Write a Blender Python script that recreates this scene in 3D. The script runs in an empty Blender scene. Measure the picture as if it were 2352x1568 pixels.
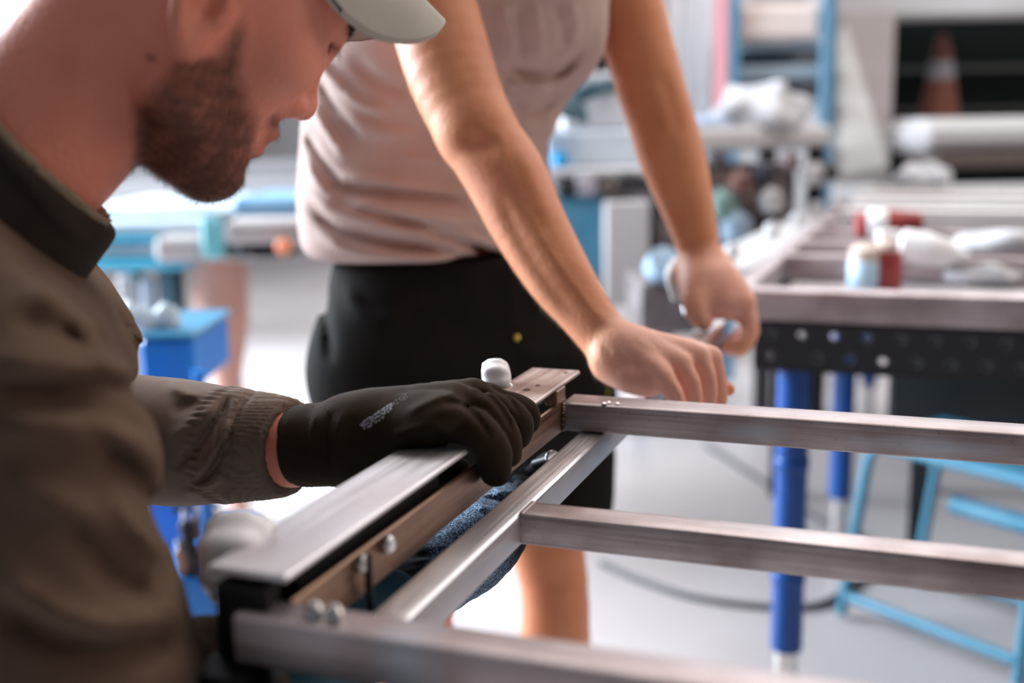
import bpy, numpy as np, math, random
from math import sin, cos, pi, radians, sqrt, atan
random.seed(7); RNG = np.random.default_rng(7)
SC = bpy.context.scene
# ------------------------------------------------------------------ camera
FPX = 2622.0; YAW = radians(20.3); PITCH = radians(10.6); ROLL = atan(.0176); HC = 1.2
F = np.array([-sin(YAW)*cos(PITCH), cos(YAW)*cos(PITCH), -sin(PITCH)])
R0 = np.array([cos(YAW), sin(YAW), 0.]); U0 = np.cross(R0, F)
R = cos(ROLL)*R0 - sin(ROLL)*U0; U = cos(ROLL)*U0 + sin(ROLL)*R0
CAM = np.array([0, 0, HC])
cd = bpy.data.cameras.new('camera'); cam = bpy.data.objects.new('camera', cd); SC.collection.objects.link(cam)
import mathutils
M3 = mathutils.Matrix(((R[0], U[0], -F[0]), (R[1], U[1], -F[1]), (R[2], U[2], -F[2])))
cam.matrix_world = mathutils.Matrix.Translation(CAM) @ M3.to_4x4()
cd.sensor_width = 36; cd.lens = 36*FPX/2352; cd.clip_start = .05; cd.clip_end = 100
cd.dof.use_dof = True; cd.dof.focus_distance = .955; cd.dof.aperture_fstop = 2.5
SC.camera = cam
# ------------------------------------------------------------------ light and exposure
SC.view_settings.view_transform = 'Standard'; SC.view_settings.look = 'None'
SC.view_settings.exposure = 0.0; SC.view_settings.gamma = 1; SC.view_settings.use_curve_mapping = False
w = bpy.data.worlds.new('world'); SC.world = w; w.use_nodes = True
w.node_tree.nodes['Background'].inputs[0].default_value = (.9, .95, 1, 1)
w.node_tree.nodes['Background'].inputs[1].default_value = .3
SC.cycles.use_denoising = True
SC.cycles.max_bounces = 8; SC.cycles.caustics_reflective = False; SC.cycles.caustics_refractive = False
SC.cycles.sample_clamp_indirect = 4

def area(name, loc, target, sx, sy, power, col):
    l = bpy.data.lights.new(name, 'AREA'); l.shape = 'RECTANGLE'; l.size = sx; l.size_y = sy; l.energy = power; l.color = col
    o = bpy.data.objects.new(name, l); SC.collection.objects.link(o); o.location = loc
    d = mathutils.Vector(target)-mathutils.Vector(loc); o.rotation_euler = d.to_track_quat('-Z', 'Y').to_euler()
    return o
area('window_light_left', (-5.6, 3.4, 2.9), (0, 2.6, 1.0), 4.0, 2.2, 160, (.84, .93, 1))
area('window_light_side', (-5.4, 2.3, 2.5), (-.6, 1.3, 1.15), 3.4, 2.0, 950, (.80, .89, 1))
area('window_light_back', (-1.5, 9.3, 3.6), (-.6, 0, .8), 7, 1.8, 60, (.93, .97, 1))
area('ceiling_light_rear', (.8, 5.2, 4.5), (.8, 5.2, 0), 5, 5, 190, (1, .96, .95))
area('ceiling_light_near', (-.2, 2.4, 4.6), (-.3, 1.2, .8), 3.2, 2, 62, (1, .88, .8))
area('warm_fill_right', (5.2, 3.3, 3.0), (-.6, 1.2, 1.0), 2.6, 2.4, 88, (1, .76, .62))  # added warm fill from the right, with no door behind it

def ray(px, py): return F + R*(px-1176)/FPX - U*(py-784)/FPX
def PT(px, py, d): return CAM + d*ray(px, py)
def PL(px, py, z): r = ray(px, py); return CAM + r*((z-HC)/r[2])
def PX(px, py, x): r = ray(px, py); return CAM + r*(x/r[0])
def proj(P):
    v = P-CAM; d = v@F; d = np.where(np.abs(d) < 1e-4, 1e-4, d)
    return 1176+FPX*(v@R)/d, 784-FPX*(v@U)/d, d
FH = np.array([-sin(YAW), cos(YAW), 0.])     # camera heading on the ground

# ------------------------------------------------------------------ materials
def mat(name, col, rough=.5, metal=0., col2=None, nscale=8, ndet=4, lo=.35, hi=.65, bump=0, bscale=200, stretch=None,
        spec=.5, sss=0, attr=False, emis=None, extra=None, rvar=0):
    m = bpy.data.materials.new(name); m.use_nodes = True; nt = m.node_tree; N = nt.nodes; L = nt.links
    b = N['Principled BSDF']; b.inputs['Roughness'].default_value = rough; b.inputs['Metallic'].default_value = metal
    b.inputs['Specular IOR Level'].default_value = spec
    tc = N.new('ShaderNodeTexCoord'); mp = N.new('ShaderNodeMapping'); L.new(tc.outputs['Object'], mp.inputs[0])
    if stretch: mp.inputs['Scale'].default_value = stretch
    out = None
    if col2 is not None:
        n = N.new('ShaderNodeTexNoise'); n.inputs['Scale'].default_value = nscale; n.inputs['Detail'].default_value = ndet
        L.new(mp.outputs[0], n.inputs['Vector'])
        r = N.new('ShaderNodeValToRGB'); r.color_ramp.elements[0].position = lo; r.color_ramp.elements[1].position = hi
        r.color_ramp.elements[0].color = (*col, 1); r.color_ramp.elements[1].color = (*col2, 1)
        L.new(n.outputs['Fac'], r.inputs[0]); out = r.outputs[0]
        if rvar:
            mr = N.new('ShaderNodeMapRange'); mr.inputs['From Min'].default_value = .3; mr.inputs['From Max'].default_value = .7
            mr.inputs['To Min'].default_value = max(.02, rough-rvar); mr.inputs['To Max'].default_value = rough+rvar
            L.new(n.outputs['Fac'], mr.inputs['Value']); L.new(mr.outputs[0], b.inputs['Roughness'])
    if attr:
        a = N.new('ShaderNodeAttribute'); a.attribute_name = 'Col'
        if out is not None:
            mx = N.new('ShaderNodeMix'); mx.data_type = 'RGBA'; mx.blend_type = 'MULTIPLY'; mx.inputs['Factor'].default_value = 1
            L.new(a.outputs['Color'], mx.inputs['A']); L.new(out, mx.inputs['B']); out = mx.outputs['Result']
        else: out = a.outputs['Color']
    if out is not None: L.new(out, b.inputs['Base Color'])
    else: b.inputs['Base Color'].default_value = (*col, 1)
    if sss:
        b.inputs['Subsurface Weight'].default_value = sss; b.inputs['Subsurface Radius'].default_value = (1, .35, .2); b.inputs['Subsurface Scale'].default_value = .006
    if emis:
        b.inputs['Emission Color'].default_value = (*emis[0], 1); b.inputs['Emission Strength'].default_value = emis[1]
    if bump:
        n2 = N.new('ShaderNodeTexNoise'); n2.inputs['Scale'].default_value = bscale; n2.inputs['Detail'].default_value = 3
        L.new(mp.outputs[0], n2.inputs['Vector'])
        bp = N.new('ShaderNodeBump'); bp.inputs['Strength'].default_value = 1; bp.inputs['Distance'].default_value = bump
        L.new(n2.outputs['Fac'], bp.inputs['Height']); L.new(bp.outputs[0], b.inputs['Normal'])
    if extra: extra(nt, N, L, b, tc, out)
    return m

def steel(name, c1, c2, rough, axis, patch=None, blotch=.6, streak=.00004, pits=.5):
    """mill-finish steel: long streaks along axis plus blotches and tiny pits; patch = pale bluish area such as a polished swirl, centre/radii in object space"""
    st = [60., 60., 60.]; st[axis] = 1.5
    def ex(nt, N, L, b, tc, out):
        n = N.new('ShaderNodeTexNoise'); n.inputs['Scale'].default_value = 14; n.inputs['Detail'].default_value = 5
        L.new(tc.outputs['Object'], n.inputs['Vector'])
        r = N.new('ShaderNodeValToRGB'); r.color_ramp.elements[0].position = .38; r.color_ramp.elements[1].position = .62
        r.color_ramp.elements[0].color = (.55, .49, .47, 1); r.color_ramp.elements[1].color = (1, 1, 1, 1)
        L.new(n.outputs['Fac'], r.inputs[0])
        mx = N.new('ShaderNodeMix'); mx.data_type = 'RGBA'; mx.blend_type = 'MULTIPLY'; mx.inputs['Factor'].default_value = blotch
        L.new(out, mx.inputs['A']); L.new(r.outputs[0], mx.inputs['B'])
        v = N.new('ShaderNodeTexVoronoi'); v.inputs['Scale'].default_value = 130; L.new(tc.outputs['Object'], v.inputs['Vector'])
        r2 = N.new('ShaderNodeValToRGB'); r2.color_ramp.elements[0].position = .05; r2.color_ramp.elements[1].position = .12
        r2.color_ramp.elements[0].color = (.35, .3, .3, 1); L.new(v.outputs['Distance'], r2.inputs[0])
        mx2 = N.new('ShaderNodeMix'); mx2.data_type = 'RGBA'; mx2.blend_type = 'MULTIPLY'; mx2.inputs['Factor'].default_value = pits
        L.new(mx.outputs['Result'], mx2.inputs['A']); L.new(r2.outputs[0], mx2.inputs['B'])
        res = mx2.outputs['Result']
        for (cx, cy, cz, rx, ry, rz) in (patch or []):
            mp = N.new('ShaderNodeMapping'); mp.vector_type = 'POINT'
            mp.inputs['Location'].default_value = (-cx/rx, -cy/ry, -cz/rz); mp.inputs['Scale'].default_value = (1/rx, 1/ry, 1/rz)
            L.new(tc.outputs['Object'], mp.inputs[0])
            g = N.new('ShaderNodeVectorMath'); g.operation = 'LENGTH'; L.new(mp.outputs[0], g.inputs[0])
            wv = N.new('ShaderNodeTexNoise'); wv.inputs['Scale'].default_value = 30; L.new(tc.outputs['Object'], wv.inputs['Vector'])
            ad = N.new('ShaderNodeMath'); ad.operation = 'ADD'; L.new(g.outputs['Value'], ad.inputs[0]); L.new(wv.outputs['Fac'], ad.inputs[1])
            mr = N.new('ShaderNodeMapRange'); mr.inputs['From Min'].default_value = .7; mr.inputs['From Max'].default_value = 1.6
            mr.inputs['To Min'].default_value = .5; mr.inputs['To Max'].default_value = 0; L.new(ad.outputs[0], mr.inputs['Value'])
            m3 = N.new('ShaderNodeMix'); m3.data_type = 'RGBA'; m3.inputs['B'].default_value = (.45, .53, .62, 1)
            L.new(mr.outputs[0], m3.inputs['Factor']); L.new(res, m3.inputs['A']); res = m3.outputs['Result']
        L.new(res, b.inputs['Base Color'])
    return mat(name, c1, rough+.04, .8, c2, 6, 4, .3, .7, bump=streak, bscale=12, stretch=st, extra=ex, rvar=.08)

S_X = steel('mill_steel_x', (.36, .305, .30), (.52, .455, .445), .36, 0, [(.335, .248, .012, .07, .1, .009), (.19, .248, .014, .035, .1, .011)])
S_X2 = steel('mill_steel_x_plain', (.36, .30, .29), (.58, .51, .50), .34, 0, None, .9)
S_X3 = steel('mill_steel_x_bluish', (.38, .32, .32), (.54, .48, .48), .4, 0, [(.088, -.262, .010, .02, .05, .05)])  # one pale bluish patch on the bar's near face
S_Y = steel('brushed_steel_y', (.62, .59, .59), (.70, .67, .67), .32, 1, None, .25, .000015, .1)
S_RUST = steel('oily_brown_steel', (.20, .10, .055), (.34, .21, .14), .36, 1)
S_PLATE = steel('worn_plate_steel', (.42, .31, .26), (.60, .53, .50), .42, 1, None, .95)
S_PLATE_CLEAN = steel('clean_plate_steel', (.72, .69, .71), (.8, .78, .8), .45, 1, None, .15, .00001, 0)
M_BOLT = mat('zinc_bolt', (.75, .74, .73), .25, 1)
M_BLACKST = mat('black_steel', (.012, .012, .014), .45, .4, spec=.4)
M_WHITEPL = mat('white_plastic', (.93, .93, .94), .45, sss=.0)
M_BLUE = mat('blue_paint', (.0, .065, .30), .35, 0, (.0, .085, .36), 5)
M_TEAL = mat('light_blue_paint', (.05, .22, .34), .45, 0, (.09, .28, .40), 6)
M_HOLE = mat('black_oxide_steel', (.016, .017, .021), .5, .3)
M_SKIN = mat('skin', (.93, .84, .82), .5, 0, (1.0, .98, .96), 28, 5, .3, .7, bump=.0008, bscale=240, attr=True, sss=.12, spec=.35)
M_HAIRD = mat('dark_brown_hair', (.028, .014, .008), .55, 0)
M_HAIRL = mat('fair_arm_hair', (.5, .36, .25), .5, 0)

def fabric(name, col, col2, rough=.9, ribs=None, bump=.0004, bscale=900, sheen=.03, attr=False):
    def ex(nt, N, L, b, tc, out):
        b.inputs['Sheen Weight'].default_value = sheen; b.inputs['Sheen Roughness'].default_value = .5
        if ribs:
            wv = N.new('ShaderNodeTexWave'); wv.wave_type = 'BANDS'; wv.bands_direction = ribs[0]; wv.inputs['Scale'].default_value = ribs[1]
            wv.inputs['Distortion'].default_value = .4
            L.new(tc.outputs['Object'], wv.inputs['Vector'])
            bp = N.new('ShaderNodeBump'); bp.inputs['Distance'].default_value = ribs[2]; L.new(wv.outputs['Fac'], bp.inputs['Height'])
            old = b.inputs['Normal'].links[0].from_socket if b.inputs['Normal'].links else None
            if old: L.new(old, bp.inputs['Normal'])
            L.new(bp.outputs[0], b.inputs['Normal'])
    return mat(name, col, rough, 0, col2, 20, 5, .3, .7, bump=bump, bscale=bscale, spec=.08, extra=ex, attr=attr)
FB_JACKET = fabric('olive_brown_cotton', (.105, .068, .046), (.14, .094, .066), sheen=.03)
FB_RIB = fabric('ribbed_cuff_cotton', (.10, .078, .062), (.13, .10, .08))
FB_GLOVE = fabric('black_knit_glove', (.026, .0165, .0095), (.042, .028, .017), ribs=None, bump=.0004, bscale=700, sheen=.03)
FB_GLOVE2 = fabric('speckled_blue_glove', (.01, .012, .02), (.28, .42, .6), bump=.0003, bscale=700, attr=True)
FB_GLOVE2.node_tree.nodes['Color Ramp'].color_ramp.elements[0].position = .42
FB_GLOVE2.node_tree.nodes['Color Ramp'].color_ramp.elements[1].position = .66
for n in FB_GLOVE2.node_tree.nodes:
    if n.type == 'TEX_NOISE' and n.inputs['Scale'].default_value == 20: n.inputs['Scale'].default_value = 620
FB_SHIRT = fabric('pale_pink_jersey', (.52, .385, .345), (.58, .44, .40), bump=.0003, sheen=.03)
FB_TROUS = fabric('black_work_trouser', (.010, .010, .011), (.016, .014, .011), sheen=.0)
FB_CAP = fabric('stone_cap_cotton', (.42, .39, .34), (.5, .47, .41))
FB_YEL = fabric('hi_vis_yellow', (.75, .78, .02), (.8, .8, .05))
FB_WHITE = fabric('white_cloth', (.5, .5, .52), (.58, .58, .6)); M_WHITEBG = mat('grey_white_plastic', (.50, .49, .49), .6)

# ------------------------------------------------------------------ object helpers
COL = SC.collection
def props(o, label=None, cat=None, group=None, kind=None):
    if label: o['label'] = label
    if cat: o['category'] = cat
    if group: o['group'] = group
    if kind: o['kind'] = kind
    return o
def thing(name, label, cat, loc=(0, 0, 0), group=None):
    o = bpy.data.objects.new(name, None); COL.objects.link(o); o.location = loc; o.empty_display_size = .05
    return props(o, label, cat, group)
class MB:
    def __init__(s): s.v = []; s.f = []; s.n = 0
    def add(s, V, Fc):
        V = np.asarray(V, float); s.v.append(V); s.f += [tuple(i+s.n for i in f) for f in Fc]; s.n += len(V); return s
    def box(s, c, size, rz=0, bev=.0, rot=None):
        c = np.asarray(c, float); h = np.asarray(size, float)/2; b = min(bev, h.min()*.9)
        if b <= 0:
            V = np.array([[x, y, z] for x in (-1, 1) for y in (-1, 1) for z in (-1, 1)])*h
            Fc = [(0, 1, 3, 2), (4, 6, 7, 5), (0, 4, 5, 1), (2, 3, 7, 6), (0, 2, 6, 4), (1, 5, 7, 3)]
        else:
            V = []; idx = {}
            for sx in (-1, 1):
                for sy in (-1, 1):
                    for sz in (-1, 1):
                        for a in range(3):
                            p = h-b; p = p.copy(); p[a] = h[a]; idx[(sx, sy, sz, a)] = len(V); V.append(p*np.array([sx, sy, sz]))
            V = np.array(V); Fc = []
            for a in range(3):
                o1, o2 = (a+1) % 3, (a+2) % 3
                for sg in (-1, 1):
                    q = []
                    for (p1, p2) in ((-1, -1), (1, -1), (1, 1), (-1, 1)):
                        k = [0, 0, 0]; k[a] = sg; k[o1] = p1; k[o2] = p2; q.append(idx[(*k, a)])
                    Fc.append(tuple(q) if sg > 0 else tuple(q[::-1]))
                for s1 in (-1, 1):
                    for s2 in (-1, 1):
                        k0 = [0, 0, 0]; k0[o1] = s1; k0[o2] = s2; k1 = k0.copy(); k0[a] = -1; k1[a] = 1
                        q = (idx[(*k0, o1)], idx[(*k1, o1)], idx[(*k1, o2)], idx[(*k0, o2)])
                        Fc.append(q if s1*s2 > 0 else q[::-1])
            for sx in (-1, 1):
                for sy in (-1, 1):
                    for sz in (-1, 1):
                        q = tuple(idx[(sx, sy, sz, a)] for a in range(3)); Fc.append(q if sx*sy*sz > 0 else q[::-1])
        if rot is not None: V = V@np.asarray(rot).T
        if rz:
            cc, ss = cos(rz), sin(rz); V = V@np.array([[cc, ss, 0], [-ss, cc, 0], [0, 0, 1]])
        return s.add(V+c, Fc)
    def tube(s, pts, rad, n=12, cap=True, squash=None):
        pts = np.asarray(pts, float); m = len(pts); rad = np.broadcast_to(rad, (m,)); V = []
        t = np.gradient(pts, axis=0); t /= np.linalg.norm(t, axis=1)[:, None]+1e-12
        ref = np.array([0, 0, 1.]) if abs(t[0][2]) < .9 else np.array([1., 0, 0])
        a = np.cross(t[0], ref); a /= np.linalg.norm(a)
        for i in range(m):
            a = a-t[i]*(a@t[i]); a /= np.linalg.norm(a); b = np.cross(t[i], a)
            for k in range(n):
                th = 2*pi*k/n; V.append(pts[i]+rad[i]*(cos(th)*a+sin(th)*b))
        Fc = [(i*n+k, i*n+(k+1) % n, (i+1)*n+(k+1) % n, (i+1)*n+k) for i in range(m-1) for k in range(n)]
        if cap: Fc += [tuple(range(n))[::-1], tuple((m-1)*n+k for k in range(n))]
        return s.add(V, Fc)
    def lathe(s, prof, c, axis=(0, 0, 1), n=24, lobes=0, amp=0):
        ax = np.array(axis, float); ax /= np.linalg.norm(ax); ref = np.array([1., 0, 0]) if abs(ax[0]) < .8 else np.array([0, 1., 0])
        a = np.cross(ax, ref); a /= np.linalg.norm(a); b = np.cross(ax, a); V = []; c = np.asarray(c, float)
        for (r, h) in prof:
            for k in range(n):
                th = 2*pi*k/n; rr = r*(1+amp*cos(lobes*th)) if lobes else r
                V.append(c+ax*h+rr*(cos(th)*a+sin(th)*b))
        m = len(prof)
        Fc = [(i*n+k, i*n+(k+1) % n, (i+1)*n+(k+1) % n, (i+1)*n+k) for i in range(m-1) for k in range(n)]
        Fc += [tuple(range(n))[::-1], tuple((m-1)*n+k for k in range(n))]
        return s.add(V, Fc)
    def rtube(s, a, b, wy, hz, wall=.002, rad=.0035, up=(0, 0, 1)):
        """hollow rectangular tube from a to b with rounded corners, wy across, hz along up"""
        a = np.asarray(a, float); b = np.asarray(b, float); t = (b-a)/np.linalg.norm(b-a); up = np.asarray(up, float)
        sd = np.cross(up, t); sd /= np.linalg.norm(sd); up = np.cross(t, sd)
        def ring(w2, h2, r):
            P = []
            for (sx, sy, a0) in ((1, 1, 0), (-1, 1, 90), (-1, -1, 180), (1, -1, 270)):
                for k in range(4):
                    th = radians(a0+30*k); P.append(((w2-r)*sx+r*cos(th), (h2-r)*sy+r*sin(th)))
            return P
        o = ring(wy/2, hz/2, rad); i_ = ring(wy/2-wall, hz/2-wall, max(rad-wall, .0005)); V = []
        for base in (a, b):
            for P in (o, i_): V += [base+sd*p[0]+up*p[1] for p in P]
        n = 16; Fc = []
        for k in range(n):
            k2 = (k+1) % n
            Fc.append((k, k2, 2*n+k2, 2*n+k)[::-1]); Fc.append((n+k, n+k2, 3*n+k2, 3*n+k))
            Fc.append((k, k2, n+k2, n+k)); Fc.append((2*n+k, 2*n+k2, 3*n+k2, 3*n+k)[::-1])
        return s.add(V, Fc)
    def build(s, name, m, parent=None, smooth=False, ang=40):
        V = np.concatenate(s.v); org = np.zeros(3)
        if parent is None: org = (V.min(0)+V.max(0))/2; org[2] = V[:, 2].min(); V = V-org
        else: 
            p = parent
            while p is not None: V = V-np.array(p.location); p = p.parent
        me = bpy.data.meshes.new(name); me.from_pydata(V.tolist(), [], s.f); me.materials.append(m)
        if smooth:
            me.polygons.foreach_set('use_smooth', [True]*len(me.polygons))
            try: me.set_sharp_from_angle(angle=radians(ang))
            except Exception: pass
        o = bpy.data.objects.new(name, me); COL.objects.link(o); o.location = org
        if parent is not None: o.parent = parent
        return o
def box(name, c, size, m, parent=None, rz=0, bev=.0, rot=None): return MB().box(c, size, rz, bev, rot).build(name, m, parent)
def crom(P, k=6):
    P = np.asarray(P, float); Q = np.vstack([2*P[0]-P[1], P, 2*P[-1]-P[-2]]); out = []
    for i in range(1, len(Q)-2):
        for j in range(k):
            t = j/k; out.append(.5*((2*Q[i])+(-Q[i-1]+Q[i+1])*t+(2*Q[i-1]-5*Q[i]+4*Q[i+1]-Q[i+2])*t*t+(-Q[i-1]+3*Q[i]-3*Q[i+1]+Q[i+2])*t**3))
    out.append(Q[-2]); return np.array(out)

# ------------------------------------------------------------------ implicit surface sculpting
class Pm:
    __slots__ = ('fn', 'c', 'r', 'k', 'op')
    def __init__(s, fn, c, r, k=.01, op='u'): s.fn = fn; s.c = np.asarray(c, float); s.r = r; s.k = k; s.op = op
def RC(a, b, ra, rb, k=.01, op='u', sq=None):
    a = np.asarray(a, float); b = np.asarray(b, float); ab = b-a; L2 = max(ab@ab, 1e-10)
    def fn(P):
        t = np.clip(((P-a)@ab)/L2, 0, 1); v = P-a-t[..., None]*ab
        if sq is not None:
            n, q = sq; n = np.asarray(n); v = v+(v@n)[..., None]*n*(q-1)
            return (np.sqrt((v*v).sum(-1))-(ra+(rb-ra)*t))/sqrt(q)
        return np.sqrt((v*v).sum(-1))-(ra+(rb-ra)*t)
    return Pm(fn, (a+b)/2, sqrt(L2)/2+max(ra, rb), k, op)
def EL(c, rr, ax=None, k=.01, op='u'):
    c = np.asarray(c, float); rr = np.asarray(rr, float); A = np.eye(3) if ax is None else np.asarray(ax, float)
    def fn(P):
        q = (P-c)@A.T; k0 = np.sqrt(((q/rr)**2).sum(-1)); k1 = np.sqrt(((q/rr**2)**2).sum(-1))+1e-9
        return k0*(k0-1)/k1
    return Pm(fn, c, rr.max(), k, op)
def HS(p, n, k=.004, op='i'):
    p = np.asarray(p, float); n = np.asarray(n, float); n = n/np.linalg.norm(n)
    return Pm(lambda P: (P-p)@n, p, 50, k, op)
def CH(pts, rads, k=.01, sub=4, sq=None, op='u'):
    Q = crom(np.column_stack([np.array(pts), np.array(rads)]), sub)
    return [RC(Q[i][:3], Q[i+1][:3], Q[i][3], Q[i+1][3], k if i == 0 else .002, op, sq) for i in range(len(Q)-1)]
def STROKE(pp, wpx, amp, dmin=0, dmax=9, sharp=1.):
    """a fold or furrow running along a line on the surface facing the camera; depth limited to dmin..dmax"""
    Q = crom(np.array([(a, b, 0) for a, b in pp]), 5)[:, :2]; n = len(Q)
    wp = wpx if hasattr(wpx, '__len__') else None
    mid = PT(Q[:, 0].mean(), Q[:, 1].mean(), (dmin+dmax)/2)
    rad = max(np.linalg.norm(PT(*q, (dmin+dmax)/2)-mid) for q in Q)+(dmax-dmin)/2+.05
    def fn(P):
        x, y, d = proj(P); best = np.full(x.shape, 1e9); tt = np.zeros(x.shape)
        for i in range(n-1):
            ax, ay = Q[i]; dx, dy = Q[i+1]-Q[i]; l2 = dx*dx+dy*dy+1e-6
            t = np.clip(((x-ax)*dx+(y-ay)*dy)/l2, 0, 1); e = (x-ax-t*dx)**2+(y-ay-t*dy)**2
            m = e < best; best = np.where(m, e, best); tt = np.where(m, (i+t)/(n-1), tt)
        fade = np.clip(np.minimum(tt, 1-tt)*5, .0, 1)
        g = np.exp(-best/(wpx*wpx))*fade
        return -amp*g*((d > dmin) & (d < dmax))
    return Pm(fn, mid, rad, 0, 'd')
def WARP(amp, sc, c=(0, 0, 0), r=50, seed=0, ani=(1, 1, 1)):
    rg = np.random.default_rng(seed); D = rg.normal(size=(7, 3)); D /= np.linalg.norm(D, axis=1)[:, None]; D = D*np.array(ani)*sc*(1+rg.random((7, 1))); ph = rg.random(7)*6.28
    def fn(P):
        f = 0
        for i in range(7): f = f+np.sin(P@D[i]+ph[i])
        return amp*f/3
    return Pm(fn, c, r, 0, 'd')
def smin(a, b, k):
    if k <= 0: return np.minimum(a, b)
    h = np.maximum(k-np.abs(a-b), 0)/k; return np.minimum(a, b)-h*h*k*.25
def ev(pr, P, cent, Rb, disp=True):
    f = np.full(P.shape[:2], 9.)
    for p in pr:
        if p.op == 'd' and not disp: continue
        m = np.linalg.norm(cent-p.c, axis=1)-p.r < Rb+p.k+.035
        if not m.any(): continue
        g = p.fn(P[m]); a = f[m]
        if p.op == 'u': a = smin(a, g, p.k)
        elif p.op == 's': a = -smin(-a, g, p.k)
        elif p.op == 'i': a = -smin(-a, -g, p.k)
        else: a = a+g
        f[m] = a
    return f
def sculpt(pr, res, lo, hi, smooth=2):
    lo = np.asarray(lo, float); hi = np.asarray(hi, float); n = 8; bs = n*res
    nb = np.ceil((hi-lo)/bs).astype(int); I = np.stack(np.meshgrid(*[np.arange(k) for k in nb], indexing='ij'), -1).reshape(-1, 3)
    cen = lo+(I+.5)*bs; Rb = bs*.87; act = []
    for s in range(0, len(cen), 20000):
        c = cen[s:s+20000]; f = ev(pr, c[:, None, :], c, Rb)[:, 0]; act.append(np.abs(f) < Rb*1.45+.006)
    act = np.concatenate(act); I = I[act]; cen = cen[act]
    g = np.stack(np.meshgrid(*[np.arange(n+1)]*3, indexing='ij'), -1).reshape(-1, 3)
    NN = nb*n+4; keys = []; pos = []; quads = []
    cor = np.array([(i, j, k) for i in (0, 1) for j in (0, 1) for k in (0, 1)]); edges = [(a, b) for a in range(8) for b in range(a+1, 8) if np.abs(cor[a]-cor[b]).sum() == 1]
    def key(q): q = q+2; return (q[..., 0]*NN[1]+q[..., 1])*NN[2]+q[..., 2]
    for s in range(0, len(I), 128):
        b = I[s:s+128]; G = b[:, None, :]*n+g[None]; P = lo+G*res
        f = ev(pr, P, cen[s:s+128], Rb).reshape(-1, n+1, n+1, n+1)
        V = [f[:, c[0]:n+c[0], c[1]:n+c[1], c[2]:n+c[2]] for c in cor]; sg = [v < 0 for v in V]; cnt = sum(x.astype(int) for x in sg)
        w_ = np.nonzero((cnt > 0) & (cnt < 8))
        if len(w_[0]):
            vv = [v[w_] for v in V]; acc = np.zeros((len(w_[0]), 3)); num = np.zeros(len(w_[0]))
            for a, e in edges:
                m = (vv[a] < 0) != (vv[e] < 0); t = np.where(m, vv[a]/(vv[a]-vv[e]+1e-20), 0)
                acc += np.where(m[:, None], cor[a]+(cor[e]-cor[a])*t[:, None], 0); num += m
            cell = b[w_[0]]*n+np.stack(w_[1:], -1); keys.append(key(cell)); pos.append(lo+(cell+acc/num[:, None])*res)
        for ax in range(3):
            sl = [slice(0, n)]*3; s2 = list(sl); s2[ax] = slice(1, n+1)
            A = f[(slice(None), *sl)]; B = f[(slice(None), *s2)]; e = np.nonzero((A < 0) != (B < 0))
            if not len(e[0]): continue
            c = b[e[0]]*n+np.stack(e[1:], -1); o1 = np.zeros(3, int); o2 = np.zeros(3, int); o1[(ax+1) % 3] = 1; o2[(ax+2) % 3] = 1
            q = np.stack([key(c-o1-o2), key(c-o2), key(c), key(c-o1)], -1); ins = A[e] < 0
            quads.append(np.where(ins[:, None], q, q[:, ::-1]))
    K = np.concatenate(keys); Pp = np.concatenate(pos); Q = np.concatenate(quads)
    o = np.argsort(K); K = K[o]; Pp = Pp[o]; J = np.clip(np.searchsorted(K, Q), 0, len(K)-1); ok = (K[J] == Q).all(1); J = J[ok]
    for _ in range(smooth):
        E = np.concatenate([J[:, [0, 1]], J[:, [1, 2]], J[:, [2, 3]], J[:, [3, 0]]]); E = np.concatenate([E, E[:, ::-1]])
        cnt = np.bincount(E[:, 0], minlength=len(Pp))+1e-9
        av = np.stack([np.bincount(E[:, 0], Pp[E[:, 1], a], minlength=len(Pp)) for a in range(3)], -1)/cnt[:, None]
        Pp = np.where(cnt[:, None] > .5, Pp*.4+av*.6, Pp)
    return Pp, J
def meshobj(name, V, Q, m, parent=None, color=None):
    off = np.zeros(3); p = parent
    while p is not None: off = off+np.array(p.location); p = p.parent
    me = bpy.data.meshes.new(name); me.vertices.add(len(V)); me.vertices.foreach_set('co', (V-off).ravel())
    k = Q.shape[1]; me.loops.add(Q.size); me.loops.foreach_set('vertex_index', Q.ravel().astype(np.int32))
    me.polygons.add(len(Q)); me.polygons.foreach_set('loop_start', np.arange(0, Q.size, k, dtype=np.int32))
    me.polygons.foreach_set('use_smooth', np.ones(len(Q), bool)); me.update(calc_edges=True)
    if color is not None:
        at = me.color_attributes.new('Col', 'FLOAT_COLOR', 'POINT'); at.data.foreach_set('color', np.column_stack([color, np.ones(len(V))]).ravel())
    me.materials.append(m); o = bpy.data.objects.new(name, me); COL.objects.link(o)
    if parent is not None: o.parent = parent
    return o
def vnormals(V, Q):
    n = np.cross(V[Q[:, 2]]-V[Q[:, 0]], V[Q[:, 3]]-V[Q[:, 1]]); N_ = np.zeros_like(V)
    for k in range(4):
        for a in range(3): N_[:, a] += np.bincount(Q[:, k], n[:, a], minlength=len(V))
    return N_/(np.linalg.norm(N_, axis=1)[:, None]+1e-12)
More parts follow.
